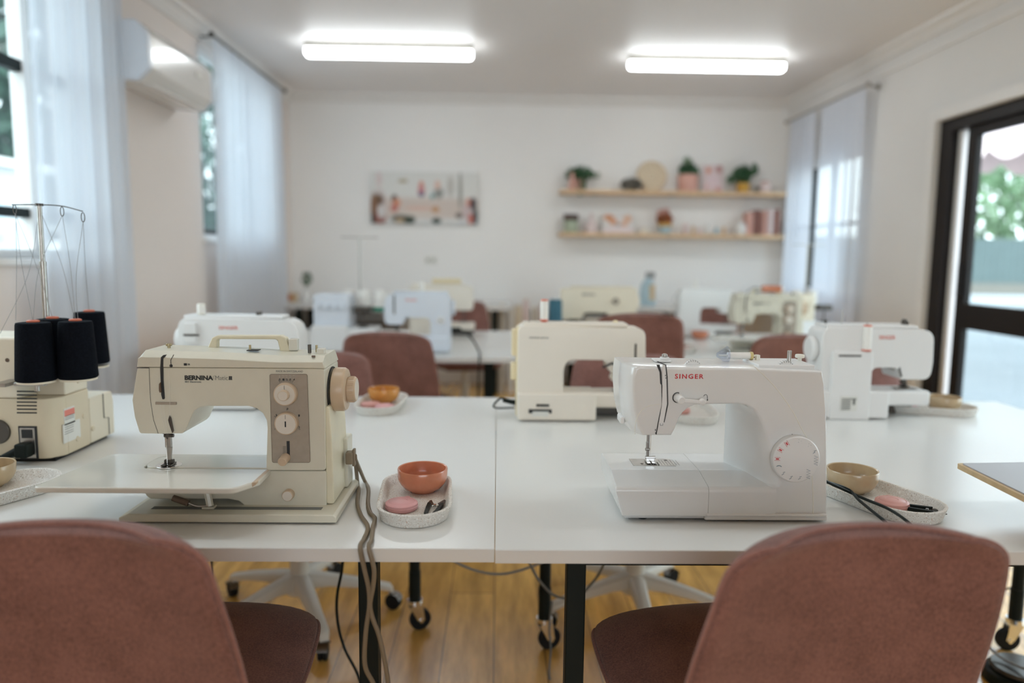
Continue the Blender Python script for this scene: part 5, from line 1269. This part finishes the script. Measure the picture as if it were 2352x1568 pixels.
MB().prism([(X(.58), .197), (X(.68), .155), (X(.72), .165), (X(.68), .20)], -.04, .03, bev=.003).build('lamp_housing', K['steel'], t)
MB().box((X(.79), -.02, .30), (X(.82), .01, .314), .002).cyl((X(.80), -.005, .314), (X(.80), -.005, .320), .008, seg=14).build('bobbin_tension', K['darksteel'], t)
MB().cyl((X(.09), 0, .30), (X(.09), 0, .316), .003, seg=10).build('winder_spindle', K['darksteel'], t)
pin(t, X(.235), 0, .298, .05); pin(t, X(.385), -.06, .222, .09)
spool(t.location.x+X(.385), t.location.y-.065, TT+.223, 'tall white thread spool with red tips, on the white machine by the door', K['thw'], redcore, .082, .0135)
# white machine, back to camera, far left
t, X, ya, yb = machine('sewing_machine', 'white sewing machine with faded red lettering, behind the old cream machine on the left', -.828, 2.43, .385, .305, .13, 'R', K['sing2'], K['sing2'], back=True, pillar=.36, arm=.42, bedh=.31, round_=.04, txt='SINGER', txtm=K['palered'], extras=((.34, .50, .865, .90),))
MB().box((X(.055), -.068, .22), (X(.16), -.052, .285), .003).build('spool_bracket', K['sing2'], t)
MB().box((X(.62), -.02, .305), (X(.65), .01, .318), .002).build('bobbin_tension', K['darksteel'], t)
MB().box((X(.06), -.0695, .243), (X(.19), -.067, .249)).build('spool_tray_slot', K['darksteel'], t, wn=False)
spool(t.location.x+X(.175), t.location.y-.03, TT+.3095, 'small white thread spool on the far left white machine', K['thw'], None, .034, .013)
# second row, near side, facing the camera
t, X, ya, yb = machine('sewing_machine', 'cool white sewing machine on the left second row table, black plug at its side', -.415, 3.90, .345, .315, .13, 'L', K['singblue'], K['singblue'], pillar=.30, arm=.42, bedh=.27, round_=.045)
MB().cyl((X(.15), ya-.008, .17), (X(.15), ya+.002, .17), .020, seg=28, bev=.002).build('stitch_dial', K['sing2'], t)
MB().cyl((X(.15), ya-.0095, .17), (X(.15), ya-.0078, .17), .006, seg=20).build('dial_centre', K['grayink'], t)
lettering('lettering', 'SINGER', K['palered'], t, (X(.68), ya-.0006, .268), .06, .012, (0, 0, 0), .012)
MB().box((X(.86), ya-.0008, .20), (X(.83), ya+.002, .30)).build('thread_slot', K['grayink'], t, wn=False)
spool(t.location.x+X(.45), t.location.y+.02, TT+.319, 'white thread spool on top of the cool white second row machine', K['thw'], None, .050, .012)
m2_plug = Vector((-.415+X(0)+.003, 3.9, TT+.115))
t, X, ya, yb = machine('sewing_machine', 'beige sewing machine in the second row, behind the raised pink chair', .585, 4.30, .44, .335, .13, 'L', K['over'], K['husq'], pillar=.34, arm=.44, bedh=.27, round_=.012)
lettering('lettering', 'BERNINA', K['grayink'], t, (X(.72), ya-.0006, .285), .075, .015, (0, 0, 0), .02)
MB().cyl((X(.28), ya-.012, .255), (X(.28), ya+.001, .255), .020, seg=24, bev=.002).build('stitch_dial', K['taupe'], t)
sd = thing('thread_cone', 'teal thread cone beside the beige second row machine', 'thread cone', (.325, 4.12, TT))
MB().lathe([(0, 0), (.038, 0), (.042, .004), (.037, .26), (.030, .27), (0, .27)], seg=32).build('thread_winding', K['teal'], sd, wn=False)
MB().cyl((0, 0, .27), (0, 0, .285), .012, seg=20).build('cone_core', K['white'], sd)
# copy of the old cream machine type on the right second row table
b2 = copy_tree(bern, (1.47, 3.99, TT), 0, 'old cream machine with dark control panel, right second row table behind the pink chair')
tw = thing('cloth_bundle', 'rolled orange fabric lying on the second row cream machine', 'fabric', (1.50, 4.03, TT+.325))
MB().tube(spline([(-.05, 0, .018), (0, .004, .020), (.05, 0, .017)], 5), .020, 14).build('rolled_cloth', K['terra'], tw)
MB().cyl((.052, 0, .017), (.064, 0, .017), .018, seg=20, bev=.003).build('white_end', K['white'], tw)
# far side of the second row
t, X, ya, yb = machine('sewing_machine', 'white sewing machine on the far side of the right second row table', 1.36, 4.78, .38, .31, .13, 'R', K['sing2'], K['sing2'], back=True, pillar=.36, round_=.03)
spool(1.36+X(.3), 4.78, TT+.315, 'white thread spool on the far right second row machine', K['thw'], None, .05, .012)
t, X, ya, yb = machine('sewing_machine', 'cream sewing machine on the far side of the left second row table', -.35, 4.70, .40, .325, .13, 'R', K['husq'], K['husq2'], back=True, pillar=.36, round_=.02)
MB().box((X(.35), -.03, .33), (X(.80), .03, .36), .006).build('spool_lid', K['husq2'], t)

def small_overlocker(label, x, y, body, cone, cones=3, side='R', group=None, h=.30):
    t = thing('overlocker', label, 'overlocker', (x, y, TT))
    MB().box((-.16, -.06, .006), (.03, .13, h), .02).build('tower_housing', body, t)
    MB().box((.028, -.10, .006), (.17, .12, .125), .012).box((-.16, -.11, .006), (.03, -.058, .14), .012).build('looper_cover', K['sing2'], t)
    for k in range(4): MB().cyl((-.13+k*.042, -.062, h*.78), (-.13+k*.042, -.078, h*.78), .014, seg=20, bev=.002).build('tension_dial', body, t)
    MB().cyl((.095, -.03, .125), (.095, -.03, .20), .004, seg=10).box((.075, -.06, .127), (.12, .0, .135), .002).box((.05, -.05, .20), (.14, .04, .235), .008).build('presser_assembly', K['darksteel'], t)
    MB().box((-.05, .10, .19), (.20, .19, .197), .003).build('cone_bracket', K['steel'], t)
    MB().cyl((.05, .15, .197), (.05, .15, h+.30), .006, seg=12).box((-.05, .147, h+.295), (.15, .153, h+.30), .001).build('thread_stand_pole', K['steel'], t)
    for k in range(cones):
        c = thing('thread_cone', '%s thread cone on the %s' % (cone[1], cone[2][k]), 'thread cone', (x-.01+k*.085, y+.145-(.03 if k % 2 else 0), TT+.1975), 0, cone[3])
        MB().lathe([(0, 0), (.035, 0), (.038, .004), (.030, .11), (.026, .115), (0, .115)], seg=28).build('thread_winding', cone[0], c, wn=False)
        MB().lathe([(.0385, .0), (.0392, .006), (.0388, .02), (.036, .024)], seg=28).build('cone_band', K['green'] if cone[4] else K['white'], c, wn=False)
    return t
small_overlocker('white overlocker with tall thread stand on the left second row table', -.80, 3.92, K['singblue'], (K['thw'], 'white', ['white overlocker, left one with a green band', 'white overlocker, middle one with a green band', 'white overlocker, right one with a green band'], 'green banded cones', True))
small_overlocker('cream overlocker on the right end of the second row, before the right curtain', 1.90, 4.50, K['over'], (K['thw'], 'white', ['cream overlocker near the right curtain, left cone', 'cream overlocker near the right curtain, right cone'], 'white cones near the curtain', False), 2)

# grey acrylic extension board with plywood edge (right photo edge)
zb2 = TT+.085
c0 = px(2197, 1062, Z=zb2); c1 = px(2380, 1152, Z=zb2); c2 = px(2380, 1056, Z=zb2)
c2 = Vector((c2.x+.12, c2.y-.002, zb2)); dd = (c1-c0); c1 = c0+dd*1.5; c3 = c2+dd*1.3
bo = ((c0.x+c3.x)/2, (c0.y+c3.y)/2, TT)
eb = thing('extension_board', 'grey topped board with pale plywood edge, cut by the right photo edge', 'board', bo)
o2 = rnd([(c0.x, c0.y), (c1.x, c1.y), (c3.x, c3.y), (c2.x, c2.y)], .008, 4)
MB(bo).prism(o2, zb2-.012, zb2-.001, 'z', .001).build('plywood_core', K['ply'], eb)
cm_ = Vector((sum(p[0] for p in o2)/len(o2), sum(p[1] for p in o2)/len(o2)))
o3 = [tuple(cm_+(Vector(p)-cm_)*.955) for p in o2]
MB(bo).prism(o3, zb2-.0012, zb2+.0012, 'z', .0005).build('acrylic_top', K['greyglass'], eb)
for fx, fy in ((.55, .35), (.9, .3), (.55, .9), (.9, .9)):
    p = c0*(1-fx)*(1-fy)+c1*(1-fx)*fy+c2*fx*(1-fy)+c3*fx*fy; q = cm_+(Vector((p.x, p.y))-cm_)*.8
    MB(bo).cyl((q.x, q.y, TT), (q.x, q.y, zb2-.011), .010, seg=16).build('leg', K['whitemetal'], eb)

# ================================================================== BACK BENCH AND SHELVES
def shelf(z, label):
    o = (1.62, YB, z); t = thing('wall_shelf', label, 'shelf', o)
    MB(o).box((.57, YB-.20, z-.035), (2.69, YB-.001, z), .003).build('shelf_board', K['oak'], t)
    for x in (.9, 1.62, 2.35): MB(o).box((x-.01, YB-.15, z-.041), (x+.01, YB-.002, z-.0352)).build('hidden_bracket', K['steel'], t, wn=False)
Z1, Z2 = 1.843, 1.452
shelf(Z1, 'upper pine wall shelf holding potted plants'); shelf(Z2, 'lower pine wall shelf holding jars, cards and pink books')
YS = YB-.11
def sxp(x): return px(x, 440, Y=YS).x
def pot(name, x, z, label, m, r, h, cat='plant pot', taper=.85, bottom=0):
    t = thing(name, label, cat, (x, YS, z))
    MB().lathe([(0, 0), (r*taper, 0), (r*taper+.002, .003), (r, h-.003), (r-.002, h), (r-.006, h-.002), (r-.008, h*.75), (0, h*.75)], seg=28).build('pot', m, t, wn=False)
    return t
def leaves(t, c, r, n, leaf, m, seed):
    return foliage(Vector(t.location)+Vector(c), r, n, leaf, m, seed, 'foliage', t)
def stems(t, pts, m, r=.002):
    MB().tube(spline(pts, 5), r, 6).build('stem', m, t, wn=False)
t = pot('potted_plant', sxp(1330), Z1, 'trailing green plant in a small blush pot, left end of the upper shelf', K['dpink'], .05, .10, 'plant'); 
leaves(t, (.0, 0, .15), (.13, .07, .06), 260, .026, K['leaf'], 11); leaves(t, (.01, -.02, .06), (.05, .04, .10), 130, .022, K['leaf'], 12); leaves(t, (.15, 0, .14), (.06, .03, .025), 26, .018, K['leaf2'], 13)
stems(t, [(0, 0, .07), (.01, 0, .12), (.1, 0, .15)], K['leaf'])
t = thing('figurine', 'peach coloured tapered vase in front of the trailing plant', 'vase', (sxp(1312), YS-.065, Z1)); MB().lathe([(0, 0), (.035, 0), (.036, .01), (.02, .10), (.016, .15), (.012, .155), (0, .15)], seg=24).build('vase_body', K['dpink'], t, wn=False)
t = pot('dried_arrangement', sxp(1450), Z1, 'low grey dried arrangement in a small brass stand on the upper shelf', K['ply'], .03, .04, 'plant'); leaves(t, (0, -.02, .06), (.105, .05, .055), 420, .018, K['greystone'], 14)
t = thing('woven_plate', 'round woven plate leaning on the wall above the upper shelf', 'decoration', (sxp(1499), YB-.035, Z1))
b = MB(); tilt = Matrix.Translation((0, .0, .145)) @ Matrix.Rotation(R(-10), 4, 'X')
bb_ = bmesh.new(); bmesh.ops.create_cone(bb_, cap_ends=True, segments=40, radius1=.143, radius2=.143, depth=.012); bmesh.ops.transform(bb_, matrix=Matrix.Rotation(PI/2, 4, 'X'), verts=bb_.verts); b.add(bb_, tilt)
b.build('plate_disc', K['wicker'], t)
for rr_ in (.03, .06, .09, .12, .14):
    MB().tube([tilt @ Vector((rr_*math.cos(2*PI*k/28), -.007, rr_*math.sin(2*PI*k/28))) for k in range(28)], .004, 5, True).build('woven_ring', K['oak'], t, wn=False)
t = pot('potted_plant', sxp(1579), Z1, 'small green plant in a large blush pink pot, middle of the upper shelf', K['dpink'], .095, .155, 'plant', .92); leaves(t, (0, 0, .20), (.09, .07, .06), 220, .026, K['leaf'], 15); leaves(t, (-.01, 0, .27), (.04, .03, .05), 60, .02, K['leaf2'], 16)
def card(x, z, w, h, label, blobs_, base=(.75, .62, .62), name='greeting_card', n=16, lean=8, y=None):
    y = y or YS+.04; t = thing(name, label, 'card', (x, y, z)); t.rotation_euler = (R(-lean), 0, 0)
    MB().box((-w/2, 0, 0), (w/2, .004, h)).build('card_backing', K['paper'], t, wn=False)
    printed('printed_face', t, (0, 0, 0), (-w/2, -.0006, 0), (w, 0, 0), (0, 0, h), n, n, base, blobs_, K['card'])
    return t
card(sxp(1640), Z1, .20, .26, 'pale pink patterned card standing on the upper shelf beside the pink pot', [(.3, .8, .12, .12, (.70, .25, .12)), (.8, .85, .15, .15, (.45, .2, .18)), (.5, .4, .3, .3, (.78, .62, .64)), (.75, .1, .15, .12, (.6, .3, .28)), (.2, .2, .1, .1, (.75, .45, .42))])
t = pot('potted_plant', sxp(1706), Z1, 'bushy green plant in an amber pot, right part of the upper shelf', K['amber'], .062, .085, 'plant', .85); leaves(t, (-.01, 0, .17), (.085, .06, .075), 260, .026, K['leaf'], 17); leaves(t, (-.10, 0, .12), (.05, .04, .04), 60, .022, K['leaf'], 18); leaves(t, (.10, 0, .22), (.035, .03, .055), 50, .024, K['leaf'], 19); stems(t, [(0, 0, .07), (.05, 0, .14), (.1, 0, .2)], K['leaf'])
t = pot('small_jar', sxp(1757), Z1, 'small rosy jar at the right end of the upper shelf', K['palepink'], .055, .09, 'jar', .9); MB().lathe([(0, .09), (.05, .088), (.035, .105), (.01, .112), (0, .112)], seg=24).build('jar_lid', K['dpink'], t, wn=False)
t = pot('small_cup', sxp(1738), Z1, 'tiny grey cup beside the rosy jar on the upper shelf', K['greystone'], .026, .055, 'cup')
# lower shelf
def s2(x): return px(x, 540, Y=YS).x
t = thing('glass_jar', 'sage jar with a dark brown lid, left end of the lower shelf', 'jar', (s2(1311), YS, Z2)); MB().lathe([(0, 0), (.062, 0), (.066, .006), (.066, .10), (.060, .115), (0, .115)], seg=28).build('jar_body', K['sage'], t, wn=False); MB().lathe([(0, .115), (.070, .115), (.072, .12), (.072, .165), (.066, .17), (0, .17)], seg=28).build('jar_lid', K['mulb'], t, wn=False)
t = thing('glass_bottle', 'pale pink bottle on the lower shelf beside the dark lidded jar', 'bottle', (s2(1357), YS, Z2)); MB().lathe([(0, 0), (.055, 0), (.058, .006), (.055, .075), (.03, .11), (.018, .13), (.018, .18), (.022, .185), (0, .185)], seg=24).build('bottle_body', K['palepink'], t, wn=False)
card(s2(1421), Z2, .30, .20, 'wide card with rust coloured branches on the lower shelf', [(.2, .75, .18, .16, (.62, .26, .10)), (.35, .55, .15, .14, (.66, .28, .12)), (.8, .7, .15, .18, (.68, .40, .25)), (.7, .45, .12, .12, (.70, .38, .24)), (.5, .42, .08, .08, (.35, .32, .3)), (.5, .1, .6, .22, (.80, .68, .68))], (.74, .70, .68))
t = thing('small_jar', 'small cream jar on the lower shelf right of the rust branch card', 'jar', (s2(1480), YS, Z2)); MB().lathe([(0, 0), (.04, 0), (.043, .005), (.043, .05), (.03, .06), (0, .06)], seg=24).build('jar_body', K['husq'], t, wn=False)
t = pot('dried_flower_vase', s2(1526), Z2, 'rust dried flowers in a pale sage vase, middle of the lower shelf', K['paleblue'], .062, .085, 'vase', .8); leaves(t, (0, 0, .14), (.075, .05, .06), 260, .022, K['rust'], 20); leaves(t, (-.02, 0, .20), (.07, .04, .03), 80, .02, K['dpink'], 21)
MB().lathe([(.063, .07), (.066, .085), (.060, .10), (0, .10)], seg=24).build('flower_collar', K['amber'], t, wn=False)
for i, (x, m, w_, h_, lab) in enumerate(((1574, 'palepink', .028, .10, 'pale pink candle on the lower shelf'), (1592, 'oak', .014, .075, 'thin wooden peg on the lower shelf'), (1607, 'palepink', .022, .06, 'small pink pot on the lower shelf, centre right'), (1625, 'white', .028, .10, 'white candle on the lower shelf left of the peg pair'), (1645, 'paleblue', .02, .065, 'pale blue pot on the lower shelf'), (1662, 'oak', .016, .07, 'small tan bottle on the lower shelf'))):
    t = thing('small_pot', lab, 'ornament', (s2(x), YS, Z2)); MB().lathe([(0, 0), (w_*.9, 0), (w_, .004), (w_, h_*.8), (w_*.7, h_), (0, h_)], seg=20).build('pot_body', K[m], t, wn=False); MB().lathe([(w_*.5, h_*.99), (w_*.5, h_*1.08), (0, h_*1.08)], seg=16).build('pot_lid', K['white'], t, wn=False)
t = thing('ceramic_jug', 'white rounded ceramic jar on the lower shelf before the pink books', 'jar', (s2(1699), YS-.02, Z2)); MB().lathe([(0, 0), (.045, 0), (.055, .02), (.056, .06), (.045, .095), (.03, .11), (.033, .12), (0, .12)], seg=28).build('jug_body', K['white'], t, wn=False)
for i, (x, m, w_, h_) in enumerate(((1716, 'dpink', .055, .21), (1733, 'piping', .05, .23), (1749, 'dpink', .04, .22), (1763, 'palepink', .045, .24), (1777, 'piping', .045, .235))):
    ord_ = ['leftmost', 'second', 'middle', 'fourth', 'rightmost'][i]
    t = thing('book', '%s of the pink books at the right end of the lower shelf' % ord_, 'book', (s2(x), YS, Z2), 0, 'pink books on the lower shelf')
    MB().box((-w_/2, -.075, 0), (w_/2-.002, .075, h_), .003).build('cover', K[m], t); MB().box((-w_/2+.004, -.070, .003), (w_/2-.006, .0765, h_-.003)).build('pages', K['paper'], t, wn=False)
# bench objects
def bn(x): return px(x, 680, Y=6.72).x
t = thing('potted_plant', 'small sprig in a white vase on the left back bench', 'plant', (bn(702), 6.72, ZB)); MB().lathe([(0, 0), (.035, 0), (.04, .02), (.035, .09), (.02, .11), (0, .11)], seg=24).build('vase', K['white'], t, wn=False); stems(t, [(0, 0, .1), (.01, 0, .16), (.03, 0, .22)], K['leaf']); leaves(t, (.015, 0, .20), (.05, .03, .06), 60, .02, K['leaf'], 22)
t = thing('small_box', 'small orange and tan box at the left end of the back bench', 'box', (bn(666), 6.72, ZB)); MB().box((-.06, -.05, 0), (.06, .05, .075), .004).build('box_body', K['ply'], t); MB().box((-.025, -.0515, .015), (.035, -.0495, .06)).build('orange_label', K['terra'], t, wn=False)
t = thing('spray_bottle', 'pale blue spray bottle on the right back bench', 'bottle', (bn(1486), 6.70, ZB))
MB().lathe([(0, 0), (.07, 0), (.074, .006), (.072, .10), (.06, .19), (.03, .23), (.025, .25), (0, .25)], seg=28).build('bottle_body', K['paleblue'], t, wn=False); MB().box((.005, -.074, .05), (.05, -.066, .19)).build('label', K['ply'], t, wn=False)
MB().box((-.02, -.02, .25), (.06, .02, .30), .006).tube([(.03, 0, .26), (.05, 0, .23), (.045, 0, .21)], .005, 6).build('spray_trigger', K['grey'], t)
t = thing('adjustable_lamp', 'small grey angled lamp on the right back bench', 'lamp', (bn(1700), 6.70, ZB)); MB().cyl((0, 0, 0), (0, 0, .015), .06, seg=28, bev=.003).build('base', K['grey'], t); MB().tube([(0, 0, .015), (.02, 0, .10), (.12, 0, .17)], .006, 8).build('arm', K['grey'], t); MB().cyl((.12, 0, .17), (.16, 0, .13), .015, .035, seg=20).build('lamp_shade', K['grey'], t)
# stuff below and in front of the bench
t = thing('storage_box', 'dark taupe fabric storage box under the left back bench', 'box', (-1.12, 6.75, 0)); MB().box((-.40, -.18, 0), (.22, .18, .60), .01).build('box_body', K['cardb'], t); MB().box((-.05, -.1835, .45), (.03, -.179, .48), .001).build('box_handle', K['brown'], t)
t = thing('storage_box', 'pale taupe panel box at the left end under the back bench', 'box', (-1.86, 6.78, 0)); MB().box((-.07, -.15, 0), (.075, .15, .66), .01).build('box_body', K['linen'], t); MB().box((-.03, -.1535, .5), (.03, -.149, .53), .001).build('box_handle', K['brown'], t)
for i, (x, m, r_, h_) in enumerate(((1124, 'linen', .032, .86), (1146, 'white', .03, .80), (1163, 'wicker', .032, .84), (1180, 'palepink', .028, .90), (1200, 'linen', .03, .82), (1218, 'palepink', .03, .86))):
    r_ = min(r_, .033); t = thing('fabric_roll', 'upright fabric roll by the bench end, %s from the left' % ['first', 'second', 'third', 'fourth', 'fifth', 'sixth'][i], 'fabric roll', (px(x, 700, Y=6.62).x+.11, 6.62, 0), 0, 'upright fabric rolls by the bench'); MB().cyl((0, 0, 0), (0, 0, h_*.93), r_, seg=20, bev=.004).build('rolled_cloth', K[m], t); MB().cyl((0, 0, h_*.93), (0, 0, h_*.93+.01), r_*.4, seg=16).build('roll_core', K['ply'], t)
t = thing('white_cabinet', 'white cabinet under the right back bench', 'cabinet', (1.05, 6.78, 0)); MB().box((-.28, -.26, .03), (.42, .27, .712), .004).build('cabinet_body', K['rend'], t); 
for x in (-.27, .08): dr_ = MB().box((x, -.275, .05), (x+.33, -.261, .70), .003).build('door', K['whitemetal'], t); MB().cyl((x+.28, -.275, .5), (x+.28, -.29, .5), .01, seg=14).build('knob', K['steel'], dr_)

# ================================================================== CABLES
tt = TT+.0035
# taupe cables from the old cream machine over the table edge
for i, (dz4, pts) in enumerate(((0, [(821, 1108), (824, 1125), (821, 1155), (829, 1183), (845, 1210), (836, 1238)]), (1, [(837, 1103), (846, 1123), (845, 1155), (850, 1177), (861, 1190), (856, 1212), (853, 1240)]))):
    P = [bern_plug+Vector((0, 0, -.006*i))]
    for (u, v) in pts: q = px(u, v, Z=TT+.004); P.append(Vector((q.x, q.y, TT+.004)))
    e = P[-1]; P[-1] = Vector((e.x, max(e.y, TF+.01), TT+.0045))
    P.append(Vector((e.x+.001*i, TF-.006, TT+.0035)))
    if i == 0: hang = [(838, 1311), (847, 1352), (848, 1393), (840, 1454), (838, 1525), (856, 1566), (880, 1610)]
    else: hang = [(859, 1306), (857, 1345), (850, 1390), (858, 1425), (871, 1460), (884, 1520), (891, 1566), (895, 1640)]
    for (u, v) in hang: q = px(u, v, Y=TF-.012); P.append(q)
    cable('power_cable', P, .0042, K['browncable'], ['taupe cable over the table edge, left of the twisted pair', 'taupe cable over the table edge, right of the twisted pair'][i], 'cable', n=8)
# black leads from the glossy white machine
P = [sing_plug, Vector(px(1945, 1122, Y=1.47)), Vector(px(1975, 1150, Z=TT+.035)), Vector(px(2030, 1195, Z=TT+.032)), Vector(px(2065, 1225, Z=TT+.018)), Vector(px(2110, 1262, Z=TT+.004))]
cable('power_cable', P, .0030, K['black'], 'black cord from the glossy white machine, lower of two crossing the tray', 'cable')
P = [sing_plug+Vector((0, 0, .004)), Vector(px(1945, 1127, Y=1.462)), Vector(px(1985, 1145, Z=TT+.0335)), Vector(px(2040, 1168, Z=TT+.037)), Vector(px(2085, 1198, Z=TT+.035)), Vector(px(2130, 1240, Z=TT+.004))]
cable('power_cable', P, .0030, K['black'], 'black cord from the glossy white machine, upper one lying over the rose tape', 'cable')
# others
P = [husq_plug, husq_plug+Vector((-.025, 0, .01)), husq_plug+Vector((-.05, .0, .012)), husq_plug+Vector((-.06, .06, -.03)), Vector((.15, 2.5, tt)), Vector((.10, 2.66, tt)), Vector((.10, 2.66, .3))]
P[-2] = Vector((.10, 2.645, tt)); P[-1] = Vector((.10, 2.66, .3))
cable('power_cable', P, .003, K['black'], 'black lead leaving the cream machine at the centre', 'cable')
MB().cyl(husq_plug+Vector((.002, 0, 0)), husq_plug+Vector((-.04, 0, .008)), .009, .006, 14).build('moulded_plug', K['black'], bpy.data.objects['power_cable.004'])
P = [m2_plug, m2_plug+Vector((.03, 0, .005)), m2_plug+Vector((.10, -.04, -.03)), m2_plug+Vector((.15, -.12, -.10)), Vector((-.10, 3.65, TT-.01)), Vector((-.09, 3.645, .58)), Vector((-.10, 3.66, .2))]
P[-3] = Vector((-.085, 3.652, TT+.002))
cable('power_cable', P, .005, K['black'], 'black lead from the cool white second row machine, over the table edge', 'cable')
MB().cyl(m2_plug, m2_plug+Vector((.05, 0, .006)), .014, .008, 14).build('moulded_plug', K['black'], bpy.data.objects['power_cable.005'])
def under(pts, r, m, lab):
    P = [px(u, v, Y=Y) for (u, v, Y) in pts]; cable('power_cable', P, r, m, lab, 'cable')
under([(484, 1262, 2.2), (486, 1300, 2.2), (482, 1345, 2.2), (468, 1400, 2.2)], .004, K['black'], 'black cable hanging under the left table beside the near chair')
under([(789, 1262, 1.9), (785, 1310, 1.9), (774, 1370, 1.9), (776, 1430, 1.9), (792, 1490, 1.9), (822, 1550, 1.9), (840, 1620, 1.9)], .004, K['black'], 'black cable hanging behind the left front table leg')
under([(1010, 1262, 2.1), (1050, 1292, 2.1), (1100, 1312, 2.12), (1150, 1318, 2.15), (1200, 1308, 2.17), (1262, 1284, 2.2)], .004, K['grey'], 'grey cable sagging between the two castered legs')
under([(1205, 1262, 2.1), (1220, 1300, 2.1), (1240, 1335, 2.1), (1275, 1368, 2.1), (1320, 1372, 2.1), (1350, 1350, 2.1), (1380, 1310, 2.1), (1398, 1262, 2.1)], .004, K['grayink'], 'dark cable looping behind the right front table leg')
under([(1268, 1380, 2.15), (1262, 1440, 2.15), (1265, 1490, 2.1), (1262, 1550, 2.05), (1275, 1610, 2.0)], .003, K['grayink'], 'dark cable trailing down beside the right castered leg')
under([(2215, 1352, 2.3), (2280, 1352, 2.3), (2352, 1350, 2.3), (2420, 1352, 2.3)], .0035, K['ink'], 'dark cable running level below the table at the right photo edge')
under([(2200, 1462, 2.15), (2260, 1480, 2.1), (2300, 1510, 2.05), (2340, 1530, 2.0), (2380, 1545, 1.95)], .004, K['grey'], 'grey cable curving along the floor beside the foot pedal')
# foot pedal
pd = px(2345, 1545, Z=.03); t = thing('foot_pedal', 'black round foot pedal on the floor at the bottom right', 'foot pedal', (pd.x, pd.y, 0))
MB().lathe([(0, 0), (.095, 0), (.10, .006), (.095, .03), (.085, .038), (0, .040)], seg=40).build('pedal_base', K['black'], t); MB().lathe([(0, .040), (.080, .040), (.082, .044), (.076, .052), (0, .056)], seg=40).build('pedal_plate', K['darksteel'], t)
chair(1.20, 1.98, R(15), 'white legged swivel chair base under the right table, beside the foot pedal') if False else None
